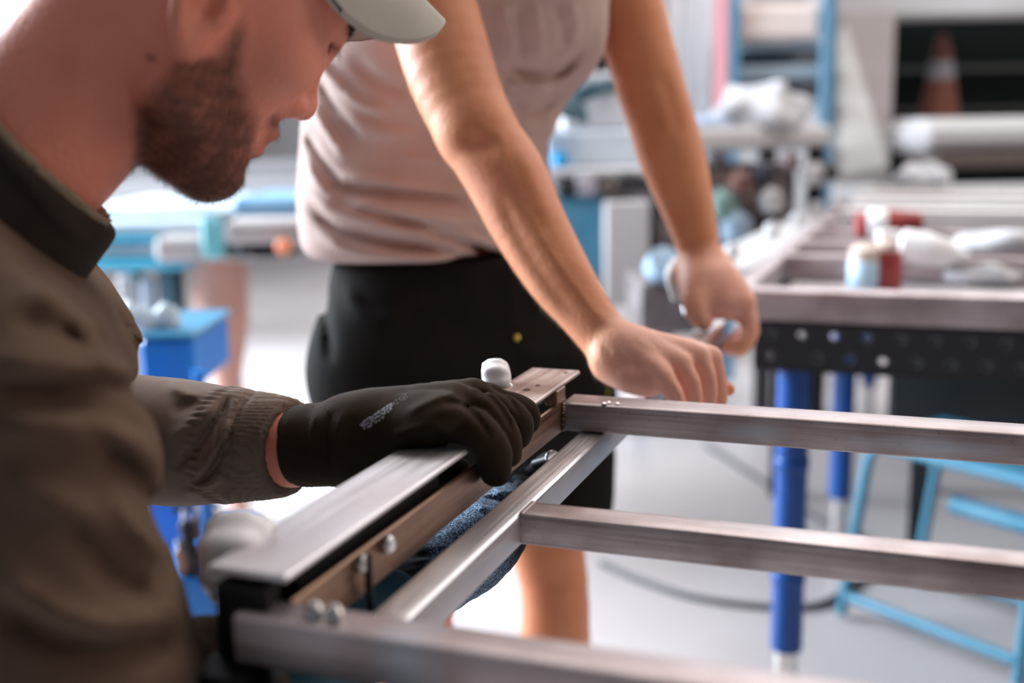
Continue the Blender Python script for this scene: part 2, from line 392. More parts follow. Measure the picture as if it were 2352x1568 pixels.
def strands(name, P, N_, D, length, width, m, parent, kind='stuff'):
    n = len(P); ln = length*(.6+.8*RNG.random((n, 1))); D = D+RNG.normal(size=(n, 3))*.35; d = D-N_*(D*N_).sum(1)[:, None]*.55+N_*.35
    d /= np.linalg.norm(d, axis=1)[:, None]; sd = np.cross(d, RNG.normal(size=(n, 3))); sd /= np.linalg.norm(sd, axis=1)[:, None]
    a = P-N_*.0005; mid = a+d*ln*.55+N_*ln*.05; tip = a+d*ln-N_*ln*.12
    V = np.stack([a-sd*width, a+sd*width, mid+sd*width*.7, mid-sd*width*.7, tip], 1).reshape(-1, 3); b = np.arange(n)[:, None]*5
    Q = np.concatenate([b+np.array([0, 1, 2, 3])]); T = b+np.array([3, 2, 4, 4])
    me = meshobj(name, V, np.concatenate([Q]), m, parent)
    # add tips as slim quads closed on the tip vertex
    bpy.data.objects.remove(me); Vt = np.concatenate([V, tip+sd*width*.15]); T = np.column_stack([b[:, 0]+3, b[:, 0]+2, len(V)+np.arange(n), b[:, 0]+4])
    o = meshobj(name, Vt, np.concatenate([Q, T]), m, parent); o['kind'] = kind; return o
# ------------------------------------------------------------------ the hall
def struct(o): o['kind'] = 'structure'; return o
def floor_extra(nt, N, L, b, tc, out):
    pass
M_FLOOR = mat('sealed_concrete', (.49, .445, .44), .35, 0, (.585, .54, .535), 1.2, 6, .3, .7, bump=.0004, bscale=9, spec=.4)
M_WALL = mat('white_painted_wall', (.52, .52, .53), .7, 0, (.57, .57, .58), .8)
M_CEIL = mat('pale_ceiling', (.25, .25, .25), .8); M_WALLR = mat('grey_side_wall', (.16, .155, .155), .8)
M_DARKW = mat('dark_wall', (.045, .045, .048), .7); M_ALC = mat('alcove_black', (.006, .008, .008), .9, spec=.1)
struct(box('floor', (0, 3.5, -.05), (13, 14, .1), M_FLOOR))
struct(box('wall_back', (0, 10.05, 2.5), (13, .1, 5.2), M_WALL))
struct(box('wall_front', (0, -3.05, 2.5), (13, .1, 5.2), M_DARKW))
struct(box('ceiling', (0, 3.5, 5.15), (13, 14, .1), M_CEIL))
struct(box('wall_right', (6.45, 3.5, 2.5), (.1, 14, 5.2), M_WALLR))
# left wall with a row of lit windows
wl = MB(); wl.box((-6.45, 3.5, .8), (.1, 14, 1.6)); wl.box((-6.45, 3.5, 4.6), (.1, 14, 1.2))
for y0, y1 in ((-3.5, 0), (2.6, 2.9), (5.5, 5.8), (8.4, 10.5)): wl.box((-6.45, (y0+y1)/2, 2.8), (.1, y1-y0, 2.4))
struct(wl.build('wall_left', M_WALL))
M_PANE = mat('frosted_daylit_glass', (.8, .85, .9), .3, emis=((.86, .93, 1), 2.0))
M_GLOWPANE = mat('added_glow_pane_rear', (.8, .82, .85), .3, emis=((.97, .95, 1), 2.2)); M_WFR = mat('white_window_frame', (.7, .7, .7), .4)
for i, (y0, y1) in enumerate(((0, 2.6), (2.9, 5.5), (5.8, 8.4))):
    wn = bpy.data.objects.new('window_%d' % (i+1), None); COL.objects.link(wn); wn.location = (-6.45, (y0+y1)/2, 2.8); struct(wn)
    fr = MB()
    for z in (1.63, 3.97): fr.box((-6.43, (y0+y1)/2, z), (.12, y1-y0, .06))
    for y in (y0+.03, y0+.87, y0+1.73, y1-.03): fr.box((-6.43, y, 2.8), (.12, .06, 2.4))
    fr.build('window_frame', M_WFR, wn)
    for k in range(3): box('window_pane', (-6.44, y0+.45+.85*k, 2.8), (.02, .8, 2.3), M_PANE, wn)
for i, x0 in enumerate((-5.6, -1.9, 1.8)):  # unseen glowing windows added high up to brighten the steel tops
    wn = bpy.data.objects.new('window_%d' % (i+4), None); COL.objects.link(wn); wn.location = (x0+1.7, 9.98, 3.7); struct(wn)
    fr = MB()
    for z in (2.5, 4.9): fr.box((x0+1.7, 9.97, z), (3.46, .1, .06))
    for k in range(5): fr.box((x0+.85*k, 9.97, 3.7), (.06, .1, 2.4))
    fr.build('window_frame', M_WFR, wn)
    for k in range(4): box('window_pane', (x0+.425+.85*k, 9.985, 3.7), (.8, .02, 2.34), M_GLOWPANE, wn)
# partition with the dark doorway on the far right
HX = np.array([cos(YAW), sin(YAW), 0])
def bgbox(name, x0, x1, y0, y1, d, th, m, parent=None, bev=.01, rz=YAW):
    """a box whose camera-side face spans those photo columns/rows at depth d; faces along rz"""
    a = PT(x0, y1, d); b = PT(x1, y0, d); mid = (PT(x0, (y0+y1)/2, d)+PT(x1, (y0+y1)/2, d))/2
    wd = (x1-x0)*d/FPX; hh = (y1-y0)*d/FPX; dr = np.array([-sin(rz), cos(rz), 0])
    return box(name, mid+dr*th/2, (wd, th, hh), m, parent, rz=rz, bev=bev)

# ------------------------------------------------------------------ the workpiece frames
fr = thing('steel_grid', 'brushed square-tube frame lying lowest, one long rail with a welded crossbar', 'frame', (-.292, .78, .892))
MB().rtube((-.292, .535, .9035), (-.292, 1.66, .9035), .026, .026).build('rail', S_Y, fr, True, 30)
MB().rtube((-.279, .7805, .9045), (.62, .7805, .9045), .031, .025).build('crossbar', S_X2, fr, True, 30)
wb = MB()
for k in range(9): wb.lathe([(.0012, -.0008), (.0022, 0), (.0012, .0008)], (-.2785, .768+.0031*k, .9168), n=8)
wb.build('weld_bead', S_X2, fr, True)
jf = thing('steel_grid', 'upper steel frame of darker tube whose two long bars run right over the rail', 'frame', (-.33, .75, .917))
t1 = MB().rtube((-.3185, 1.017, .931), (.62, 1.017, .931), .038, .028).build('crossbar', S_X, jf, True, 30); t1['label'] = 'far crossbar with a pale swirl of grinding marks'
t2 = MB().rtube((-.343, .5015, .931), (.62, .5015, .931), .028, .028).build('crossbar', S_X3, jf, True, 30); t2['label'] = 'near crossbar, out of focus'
sb = MB(); sb.box((-.3215, .76, .932), (.004, .50, .030), 0, .0012); sb.box((-.335, .76, .919), (.026, .50, .004), 0, .001)
sb.build('side_bar', S_RUST, jf)['label'] = 'brown oily angle iron joining the two crossbars'
M_WELDD = mat('dark_weld', (.10, .07, .05), .5, .8, (.4, .3, .22), 60)
wb = MB()
for k in range(10): wb.lathe([(.0015, -.001), (.0026, 0), (.0015, .001)], (-.3185, .9955+.0006*(k % 2), .919+.0028*k), n=8)
wb.build('weld_bead', M_WELDD, jf, True)
M_SPAT = mat('weld_spatter', (.55, .5, .48), .4, 1)
for (x, y, z) in ((-.277, 1.006, .9456), (-.268, 1.004, .9456), (-.28, 1.001, .9456)):
    MB().lathe([(.0006, -.0005), (.0022, 0), (.0028, .0004), (.0012, .0014), (.0004, .0018)], (x, y, z), n=9).build('weld_spatter', M_SPAT, jf, True)
# clamps: plates bolted over the angle iron, white lobed knobs on their outer side
def plate(label, y0, y1, m, holes, yb):
    t = thing('clamp', label, 'clamp', (-.343, (y0+y1)/2, .944))
    p = MB()
    # plate left solid; a black disc stands for the dark of each hole
    x0, x1, z0, z1 = -.368, -.3175, .961, .965
    xs = sorted(set([x0, x1])); V = []; Fc = []
    import itertools
    bm = None
    p.box(((x0+x1)/2, (y0+y1)/2, .963), (x1-x0, y1-y0, .0045), 0, .0014)
    po = p.build('top_plate', m, t)
    for (hx, hy, hr) in holes:
        MB().lathe([(hr*1.25, 0), (hr*1.2, .0004), (hr*.95, .0004), (hr*.9, .0001)], (hx, hy, .9652), n=14).build('hole_rim', S_RUST, t, True)
        MB().lathe([(hr*.93, 0), (hr*.93, .0003)], (hx, hy, .9652), n=14).build('painted_hole', M_BLACKST, t)
    return t
cn = plate('blurred clamp nearest the camera with a bare pale plate', .501, .760, S_PLATE_CLEAN, [], 0)
cf = plate('rust-stained clamp plate with three small holes beyond the gloved fingers', .872, 1.050, S_PLATE, [(-.328, 1.035, .0022), (-.336, .975, .0024), (-.340, .955, .0034)], 0)
MB().box((-.343, .63, .947), (.03, .20, .024), 0, .002).build('packing_block', M_BLACKST, cn)
MB().box((-.345, .505, .928), (.034, .016, .058), 0, .002).build('end_block', M_BLACKST, cn)
MB().box((-.3225, .985, .9545), (.012, .026, .014), 0, .001).build('packing_block', S_RUST, cf)
MB().box((-.345, .955, .9535), (.022, .14, .014), 0, .001).build('spacer', M_BLACKST, cf)
knob_prof = lambda r, h: [(r*.35, -h), (r*.8, -h*.9), (r*.98, -h*.45), (r, 0), (r*.96, h*.45), (r*.75, h*.85), (r*.3, h)]
for par, c, r, lb in ((cn, (-.378, .550, .950), .0285, 0), (cf, (-.374, .968, .972), .0172, 0)):
    MB().lathe(knob_prof(r, .013 if r < .02 else .02), c, (1, .25, .1), 64, 7, .06).build('knob', M_WHITEPL, par, True, 60)
    MB().tube([np.array(c)+(.005, 0, 0), (-.35, c[1], .950)], .004, 10).build('screw', M_BOLT, par, True)
for y in (.585, .62):
    MB().lathe([(.0035, 0), (.0062, .001), (.0062, .005), (.004, .007)], (-.3195, y, .9405), (1, 0, 0), 12).build('bolt', M_BOLT, jf, True)
MB().tube([(-.313, .587, .946), (-.313, .587, .905)], .0025, 10).build('bolt', M_BLACKST, jf, True)
for x in (-.300, -.288):
    MB().lathe([(.0045, 0), (.0055, .001), (.005, .006), (.0025, .0085)], (x, .4995, .945), n=14).build('bolt', M_BOLT, jf, True)
# pad of a clamp seen in the gap under the angle iron
cp = thing('clamp_screw', 'small bright screw end showing in the gap between brown bar and rail', 'screw', (-.318, .93, .895))
MB().lathe([(.003, -.002), (.0075, -.0015), (.0078, .0005), (.0065, .002), (.0035, .0022)], (-.318, .962, .9005), (.75, -.55, .35), 20).build('pad', M_BOLT, cp, True)
MB().tube([(-.322, .966, .8985), (-.345, .99, .885)], .004, 10).build('shaft', M_BLACKST, cp, True)

# stand carrying the near end of the frames
st = thing('work_stand', 'black steel work stand under the near end of the frames', 'stand', (-.36, .49, 0))
MB().box((-.352, .49, .9), (.03, .034, .03), 0, .002).build('support_pad', M_BLACKST, st)
MB().box((-.335, .470, .873), (.15, .13, .024), 0, .004).build('top_plate', M_BLACKST, st)
MB().rtube((-.275, .43, .03), (-.275, .43, .862), .04, .04, up=(0, 1, 0)).build('post', M_BLACKST, st, True, 30)
MB().box((-.24, .36, .015), (.22, .24, .03), 0, .004).build('base', M_BLACKST, st)
for k, (y, n_) in enumerate(((.64, 'near'), (.9, 'far'))): pass
tr = thing('trestle', 'steel trestle carrying the right-hand ends of the frames', 'trestle', (.56, .76, 0))
MB().rtube((.56, .42, .873), (.56, 1.12, .873), .036, .036).build('top_beam', M_BLACKST, tr, True, 30)
MB().box((.60, 1.017, .904), (.03, .04, .026)).build('packing_block', M_BLACKST, tr); MB().box((.60, .50, .904), (.03, .04, .026)).build('packing_block', M_BLACKST, tr)
for y, dy in ((.46, -.12), (1.08, .12)):
    for s_ in (-1, 1): MB().rtube((.56+.02*s_, y, .86), (.56+.28*s_, y+dy, .0), .03, .03, up=(0, 1, 0)).build('leg', M_BLACKST, tr, True, 30)

# ------------------------------------------------------------------ perforated welding table and what lies on it
wt = thing('welding_table', 'black perforated welding table on blue round legs', 'table', (.9, 2.9, 0))
HOLES = []
def perforated(x0, x1, z0, z1, y, th, rows, pitch, r):
    mb = MB(); hrow = (z1-z0)/rows; ns = 16
    for j in range(rows):
        zc = z1-hrow*(j+.5); off = (j % 2)*pitch/2; n = int((x1-x0)/pitch)
        edges = [x0]+[x0+off+pitch*(i) for i in range(1, n)]+[x1]
        for i in range(len(edges)-1):
            a, b = edges[i], edges[i+1]; cx = (a+b)/2; V = []
            cc = (a+b)/2 if abs(b-a-pitch) < .01 else a+pitch/2 if b-a > pitch*.8 else None
            if cc is None:
                mb.box(((a+b)/2, y, zc), (b-a, th, hrow)); continue
            sq = []
            for k in range(ns):
                th_ = 2*pi*k/ns; dx, dz = cos(th_), sin(th_); m_ = max(abs(dx), abs(dz)); px, pz = dx/m_, dz/m_
                X = cc+px*((b-cc) if px > 0 else (cc-a)); sq.append((X, zc+pz*hrow/2))
            ci = [(cc+r*cos(2*pi*k/ns), zc+r*sin(2*pi*k/ns)) for k in range(ns)]
            HOLES.append((cc, y, zc))
            for yy in (y-th/2, y+th/2): V += [(p[0], yy, p[1]) for p in sq]+[(p[0], yy, p[1]) for p in ci]
            Fc = []
            for k in range(ns):
                k2 = (k+1) % ns; Fc += [(k, k2, ns+k2, ns+k), (2*ns+k2, 2*ns+k, 3*ns+k, 3*ns+k2), (ns+k, ns+k2, 3*ns+k2, 3*ns+k)]
            mb.add(V, Fc)
    return mb
TX0, TX1, TY0, TY1 = -.300, 2.3, 2.105, 4.75
perforated(TX0, TX1, .757, .84, TY0, .012, 2, .057, .0105).build('front_skirt', M_HOLE, wt)
lit_ring = MB(); ro, ri, n_ = .0104, .0072, 16  # pale rings added in the holes to show light off their walls
Vb = [(r_*cos(2*pi*k/n_), yy, r_*sin(2*pi*k/n_)) for (r_, yy) in ((ri, -.0045), (ro, -.0055), (ro, .005), (ri, .005)) for k in range(n_)]
lit_ring.add(Vb, [(a*n_+k, b*n_+k, b*n_+(k+1) % n_, a*n_+(k+1) % n_) for a, b in ((1, 0), (0, 3), (3, 2), (2, 1)) for k in range(n_)])
b0 = lit_ring.build('lit_hole_ring', mat('lit_hole_wall_grey', (.10, .105, .115), .4, .7), None, True, 50); m0 = b0.data; bpy.data.objects.remove(b0)
zoff = -ro
for hp_ in HOLES:
    o_ = bpy.data.objects.new('lit_hole_ring', m0); COL.objects.link(o_); o_.parent = wt
    o_.location = (hp_[0]-wt.location[0], hp_[1]-wt.location[1]+.0, hp_[2]+zoff-wt.location[2])
lip = MB(); lip.box(((TX0+TX1)/2, TY0+.02, .754), (TX1-TX0, .05, .006), 0, .001); lip.build('skirt_lip', M_HOLE, wt)
M_TTOP = mat('worn_table_top', (.50, .47, .48), .4, .2, (.62, .59, .59), 5)
box('table_top', ((TX0+TX1)/2, (TY0+TY1)/2+.005, .834), (TX1-TX0-.012, TY1-TY0-.01, .012), M_TTOP, wt)
box('side_skirt', (TX0+.006, (TY0+TY1)/2, .798), (.012, TY1-TY0-.02, .083), M_HOLE, wt)
for (x, y) in ((-.232, 2.16), (-.205, 3.15), (-.205, 4.6), (2.1, 2.2), (2.1, 4.6)):
    lg = MB().tube([(x, y, .18), (x, y, .826-.07)], .031, 24).build('leg', M_BLUE, wt, True, 50)
    MB().tube([(x, y, .0), (x, y, .2)], .024, 20).build('leg_foot', M_BOLT, lg, True, 50)
    for z in (.33, .56): MB().lathe([(.032, -.012), (.0335, -.01), (.0335, .01), (.032, .012)], (x, y, z), n=24).build('collar', M_BLUE, lg, True)
# frame of heavy tube resting on it
M_TUBEH = steel('heavy_tube', (.40, .33, .34), (.62, .55, .56), .4, 0)
tf = thing('steel_grid', 'long slatted steel frame resting on the perforated table', 'frame', (.9, 2.9, .84))
MB().rtube((-.325, 2.128, .871), (2.3, 2.128, .871), .05, .06, .004, .006).build('slat', M_TUBEH, tf, True, 30)
for y, x0 in ((2.72, -.36), (3.02, -.36), (3.35, -.36), (3.75, -.36), (4.2, -.36), (4.65, -.36)):
    MB().rtube((x0+.03, y, .871), (2.3, y, .871), .05, .058, .004, .006).build('slat', M_TUBEH, tf, True, 30)
MB().rtube((-.335, 2.15, .8695), (-.335, 4.7, .8695), .04, .058, .004, .006).build('side_rail', M_TUBEH, tf, True, 30)
# raised far frames stacked on the rear of the table
tf2 = thing('steel_grid', 'pale stacked frame of flat bars at the back of the perforated table', 'frame', (.9, 4, .9))
M_PALEST = mat('pale_bar', (.62, .58, .57), .4, .6, (.75, .72, .7), 3)
for y in (3.5, 3.9, 4.3, 4.66):
    MB().rtube((-.25, y, .925), (2.3, y, .925), .09, .05, .004, .006).build('slat', M_PALEST, tf2, True, 30)
M_RED = mat('dull_red_plastic', (.30, .03, .03), .45); M_SKYB = mat('pale_blue_plastic', (.45, .62, .75), .5); M_CREAM = mat('cream_plastic', (.62, .5, .42), .6)
def onpt(px, py, z): return PL(px, py, z)
def lath(name, label, cat, base, prof, m, axis=(0, 0, 1), group=None, n=20):
    o = MB().lathe(prof, base, axis, n).build(name, m, None, True, 50); return props(o, label, cat, group)
# spray can, drill and rags on the table (all blurred)
b1 = onpt(2035, 662, .843)
c1 = thing('can', 'dull red can beside the pale blue one on the slatted frame', 'can', b1)
MB().lathe([(.03, 0), (.032, .004), (.032, .075), (.03, .08)], b1, n=20).build('body', M_RED, c1, True, 50)
MB().lathe([(.024, .08), (.024, .1), (.01, .106)], b1, n=20).build('lid', M_CREAM, c1, True, 50)
b2 = onpt(1985, 662, .843)
c2 = thing('can', 'pale blue can with a cream top on the slatted frame', 'can', b2)
MB().lathe([(.033, 0), (.036, .004), (.036, .06), (.034, .062)], b2, n=20).build('body', M_SKYB, c2, True, 50)
MB().lathe([(.034, .062), (.034, .085), (.02, .095)], b2, n=20).build('lid', M_CREAM, c2, True, 50)
b3 = onpt(2060, 590, .902); bt = thing('spray_bottle', 'white spray bottle lying on the slats by the red can', 'bottle', b3)
MB().lathe([(.02, 0), (.035, .01), (.038, .06), (.03, .11), (.012, .13), (.012, .15)], b3+(0, 0, .03), (.55, 0, -.1), 18).build('bottle_body', M_WHITEPL, bt, True, 50)
MB().box(b3+(-.02, 0, .045), (.05, .03, .03), .3, .006).build('trigger', M_WHITEPL, bt)
b4 = onpt(2010, 560, .9); gr = thing('angle_grinder', 'red and white angle grinder lying on the slatted frame', 'grinder', b4)
MB().lathe([(.02, 0), (.034, .01), (.036, .09), (.028, .15), (.02, .16)], b4+(-.05, 0, .045), (1, .1, .05), 18).build('grinder_body', M_RED, gr, True, 50)
MB().lathe([(.037, .03), (.0385, .032), (.0385, .075), (.037, .077)], b4+(-.05, 0, .045), (1, .1, .05), 18).build('name_band', M_WHITEPL, gr, True, 50)
MB().lathe([(.05, 0), (.055, .002), (.055, .006), (.02, .012)], b4+(.12, 0, .02), (0, .2, 1), 20).build('disc_guard', M_BLACKST, gr, True, 50)

def rag(name, label, cat, c, rr, m, seed, group=None, h=1):
    lo = np.array(c)-np.array(rr)*1.3; hi = np.array(c)+np.array(rr)*1.3
    V, Q = sculpt([EL(c, rr), EL(np.array(c)+(rr[0]*.35, 0, rr[2]*.3), np.array(rr)*.6, k=.03), WARP(min(rr)*.22, 5/max(rr), seed=seed), HS((0, 0, c[2]-rr[2]*.45), (0, 0, -1))], max(rr)/14, lo, hi)
    o = meshobj(name, V-np.array([c[0], c[1], c[2]]), Q, m); o.location = c; return props(o, label, cat, group)
rag('rag', 'white rag heaped at the far left end of the slats', 'cloth', PL(2115, 425, .955)+(0, 0, .02), (.11, .09, .06), FB_WHITE, 3)
rag('rag', 'crumpled white rag at the right edge near the grinder', 'cloth', PL(2290, 575, .905)+(0, 0, .015), (.10, .06, .028), FB_WHITE, 4)
rag('rag', 'small pale rag in the front bay of the slatted frame', 'cloth', PL(2260, 650, .845)+(0, 0, .015), (.08, .05, .025), FB_WHITE, 5)
# black box under the table
ub = thing('storage_box', 'large black storage box under the perforated table', 'box', (.75, 3.6, 0))
M_BOXD = mat('dark_green_black_box', (.008, .012, .013), .5, 0, (.012, .02, .022), 2)
MB().box((.86, 3.5, .53), (1.9, .8, .30), 0, .01).build('box_body', M_BOXD, ub)
MB().box((.86, 3.5, .70), (1.94, .84, .04), 0, .008).build('box_lid', M_BOXD, ub)
for x in (0.0, 1.7):
    for y in (3.16, 3.84): MB().box((x, y, .19), (.05, .05, .38)).build('box_leg', M_BOXD, ub)
# light blue tubular step stool
F1 = PL(1932, 1408, 0.012); F2 = PL(2338, 1570, 0.012)
sx = (F2-F1)/np.linalg.norm(F2-F1); sy = np.array([-sx[1], sx[0], 0]); zt = .44; L_ = np.linalg.norm(F2-F1)
stl = thing('step_stool', 'light blue tubular stool under the perforated table', 'stool', F1)
def tb(n_, pts, r=.013, m=M_TEAL): return MB().tube(pts, r, 12).build(n_, m, stl, True, 50)
A = F1+sx*.05+(0, 0, zt)+sy*.02; B = A+sx*(L_-.04)
C_ = A+sy*.30; D_ = B+sy*.30
tb('leg', crom([F1, F1*.3+A*.7, A-(0, 0, .03), A+sx*.03], 5)); tb('leg', crom([F2, F2*.3+B*.7, B-(0, 0, .03), B-sx*.03], 5))
tb('leg', [C_-(0, 0, .0), C_-sx*.06-(0, 0, zt)]); tb('leg', [D_, D_+sx*.03-(0, 0, zt)])
tb('foot_rail', [F1+sx*.02+(0, 0, .05), F2-sx*.01+(0, 0, .05)]); tb('side_rail', [A+sx*.02, B-sx*.02])
tb('foot_rail', [F1+sy*.3+sx*.02+(0, 0, .05), F2+sy*.3+(0, 0, .05)])
MB().box((A+B+C_+D_)/4+(0, 0, .005), (L_-.02, .30, .022), atan(sx[1]/sx[0]), .008).build('seat', M_TEAL, stl)
tb('step', [A+sx*.16+sy*.1-(0, 0, .13), B+sy*.1+sx*.1-(0, 0, .13)], .022)
# hose on the floor
M_HOSE = mat('grey_hose', (.10, .10, .11), .5)
hp = [PL(*p, .009) for p in ((1380, 1292), (1480, 1335), (1600, 1372), (1760, 1392), (1880, 1388), (1960, 1340), (2010, 1280), (1960, 1220), (1880, 1190), (1760, 1110), (1620, 1020))]
props(MB().tube(crom(hp, 8), .0085, 10).build('hose', M_HOSE, None, True), 'dark hose curving across the pale floor by the blue table leg', 'hose')
# ------------------------------------------------------------------ background: benches, racks, trolley
M_GREYP = mat('pale_grey_panel', (.36, .34, .34), .6, 0, (.42, .40, .40), 2); M_PLASTIC = mat('blue_white_film', (.42, .56, .66), .35, 0, (.62, .71, .76), 3, 3, .4, .6, spec=.6)
M_CYAN = mat('cyan_paint', (.03, .32, .48), .4); M_DTEAL = mat('dark_teal_paint', (.008, .06, .09), .5); M_SALM = mat('salmon_cardboard', (.62, .33, .26), .7, 0, (.7, .45, .37), 3)
# long bench behind the two men, left
lb = thing('workbench', 'pale workbench on dark teal legs behind the bearded man', 'bench', PT(450, 640, 3.6)*np.array([1, 1, 0]))
def bb(n_, x0, x1, y0, y1, d, th, m, par=None, **k): return bgbox(n_, x0, x1, y0, y1, d, th, m, par, **k)
bb('bench_top', 150, 430, 600, 622, 3.35, .5, M_CYAN, lb); bb('bench_top', 430, 830, 588, 596, 3.4, .5, M_GREYP, lb)
for x in (376, 790): 
    a = PT(x+15, 620, 3.55); MB().box((a[0], a[1], a[2]/2), (.055, .055, a[2])).build('leg', M_DTEAL, lb)
for x in (300, 820):
    a = PT(x, 610, 4.3); MB().box((a[0], a[1], a[2]/2), (.055, .055, a[2])).build('leg', M_DTEAL, lb)
def stackitem(n_, label, cat, x0, x1, y0, y1, d, th, m, group=None, rz=YAW, bev=.012): return props(bb(n_, x0, x1, y0, y1, d, th, m, None, bev=bev, rz=rz), label, cat, group)
stackitem('film_roll', 'film-wrapped panel lying lowest on the bench at left', 'panel', 180, 430, 560, 596, 3.40, .5, M_PLASTIC)
stackitem('wrapped_panel', 'film-wrapped panel with a cyan edge, in the middle of the stack', 'panel', 170, 352, 548, 559, 3.38, .6, M_CYAN)
stackitem('wrapped_panel', 'thick film-wrapped panel under the bearded chin', 'panel', 160, 480, 507, 547, 3.42, .7, M_PLASTIC)
stackitem('wrapped_panel', 'topmost pale blue wrapped panel of the stack behind the chin', 'panel', 150, 560, 478, 505, 3.5, .8, M_PLASTIC, bev=.02)
stackitem('carton', 'grey carton end on the bench just right of the stack', 'carton', 354, 455, 546, 602, 3.3, .3, M_GREYP)
ct = stackitem('carton', 'long grey carton on the bench beside the shirt', 'carton', 520, 712, 508, 560, 3.3, .35, M_GREYP, rz=YAW+.12)
stackitem('wrapped_panel', 'blue wrapped panel lying on the long grey carton', 'panel', 530, 720, 455, 500, 3.5, .5, mat('blue_film', (.13, .32, .55), .35, 0, (.25, .45, .65), 4))
stackitem('strap', 'teal strap hanging between the two grey cartons', 'strap', 462, 512, 500, 596, 3.28, .02, mat('teal_strap', (.05, .36, .42), .5, 0, (.3, .6, .65), 5))
bl = stackitem('bracket', 'black bracket under the long grey carton', 'bracket', 545, 640, 562, 588, 3.32, .1, M_BLACKST)
kb = PT(652, 566, 3.28); lath('orange_cap', 'orange cap at the end of the black bracket', 'cap', kb-(0, 0, .0), [(.01, -.02), (.022, -.015), (.024, .01), (.012, .022)], mat('orange_plastic', (.75, .25, .12), .5), tuple(-FH))
# farther bench with a pale top
M_FARB = mat('far_grey', (.22, .215, .225), .8); lb2 = thing('workbench', 'far pale grey bench top seen above the wrapped panels', 'bench', PT(450, 640, 6.2)*np.array([1, 1, 0]))
bb('bench_top', 100, 900, 418, 476, 6.0, .5, M_FARB, lb2); bb('top_board', 100, 900, 372, 412, 6.6, .3, M_FARB, lb2)
for x in (150, 850): 
    a = PT(x, 470, 6.3); MB().box((a[0], a[1], a[2]/2), (.08, .08, a[2])).build('leg', M_GREYP, lb2)
# things standing under the near bench
a = PT(505, 880, 3.3)
def leaner(n_, label, cat, pts, m, sq=1):
    return props(MB().tube(pts, [p_[3] for p_ in []] or .05, 16).build(n_, m, None, True), label, cat)
tp = [PT(505, 610, 3.6), PT(505, 700, 3.58), PT(510, 790, 3.55), PT(520, 850, 3.52), PT(522, 905, 3.5)]
sal = thing('cardboard_roll', 'salmon-pink tapered roll standing under the bench beside the white floor', 'roll', tp[-1]*np.array([1, 1, 0]))
rb_ = MB().tube(crom(tp, 5), np.interp(np.linspace(0, 1, 21), [0, .35, .8, 1], [.088, .088, .045, .035]), 20).build('roll_body', M_SALM, sal, True)
e_ = tp[-1]; MB().tube([e_+(0, 0, .01), (e_[0]+.02, e_[1], .0)], .03, 14).build('roll_foot', M_SALM, sal, True)
stackitem('board', 'grey-white board leaning against the bench behind the salmon roll', 'board', 535, 560, 600, 1300, 3.75, .03, M_GREYP)
stackitem('board', 'pale narrow board under the bench left of the dark teal leg', 'board', 290, 335, 630, 1260, 3.7, .03, M_GREYP)
stackitem('board', 'bluish grey board under the bench touching the dark teal leg', 'board', 342, 375, 640, 1240, 3.65, .03, mat('bluish_board', (.35, .38, .45), .6))
# blue tool trolley
tz = PT(400, 760, 2.3); TR = thing('tool_trolley', 'blue tool trolley crowded with small tools behind the olive sleeve', 'trolley', (tz[0], tz[1], 0))
M_CYAN2 = mat('cyan_enamel', (.01, .16, .30), .5); M_BLUE2 = mat('bright_blue_paint', (.0, .14, .52), .4, 0, (.0, .2, .62), 3)
bb('upper_tray', 320, 445, 776, 905, 2.3, .30, M_BLUE2, TR); bb('tray_rim', 315, 447, 768, 780, 2.28, .32, M_CYAN2, TR)
bb('lower_body', 330, 508, 1330, 1490, 1.98, .36, M_BLUE2, TR); bb('back_panel', 330, 470, 900, 1500, 2.42, .04, M_BLUE2, TR, bev=.004)
for x, y, d in ((335, 1490, 2.02), (498, 1490, 2.02), (335, 1440, 2.3), (495, 1440, 2.3)):
    a = PT(x, y, d); MB().lathe([(.01, -.015), (.05, -.015), (.05, .015), (.01, .015)], (a[0], a[1], .05), (1, .3, 0), 16).build('caster', M_BLACKST, TR, True, 50)
    MB().tube([(a[0], a[1], .05), (a[0], a[1], .75)], .012, 8).build('upright', M_BLUE2, TR, True)
rg_ = random.Random(5)
hue = [(.12, .07, .05), (.015, .015, .02), (.35, .22, .16), (.02, .02, .03), (.2, .12, .1)]
lm = ['brown-handled tool hanging highest on the trolley', 'black tool hanging by the sleeve on the trolley', 'tan tool hanging lower on the trolley', 'black tool hanging beside the white knob', 'reddish tool hanging lowest on the trolley', 'black tool hanging behind the white knob']
for k, (x, y, ln) in enumerate(((455, 1178, 60), (425, 1195, 70), (412, 1260, 60), (440, 1255, 80), (470, 1240, 60), (490, 1180, 50))):
    p0 = PT(x, y, 2.0); p1 = PT(x+rg_.uniform(-12, 12), y+ln, 2.0); t_ = thing('hand_tool', lm[k], 'tool', p0, 'tools hanging on the blue trolley')
    m_ = mat('tool_grip_%d' % k, hue[k % 5], .5)
    MB().tube(crom([p0, p0*.5+p1*.5+(.004, 0, 0), p1], 4), [.01, .014, .015, .013, .012, .013, .014, .012, .008], 10).build('handle', m_, t_, True)
    MB().tube([p0, p0+(p0-p1)*.35], .005, 8).build('blade', M_BOLT, t_, True)
rail_ = [PT(398, 1170, 2.02), PT(505, 1160, 2.02)]; MB().tube(rail_, .006, 8).build('hook_rail', M_BLACKST, TR, True)
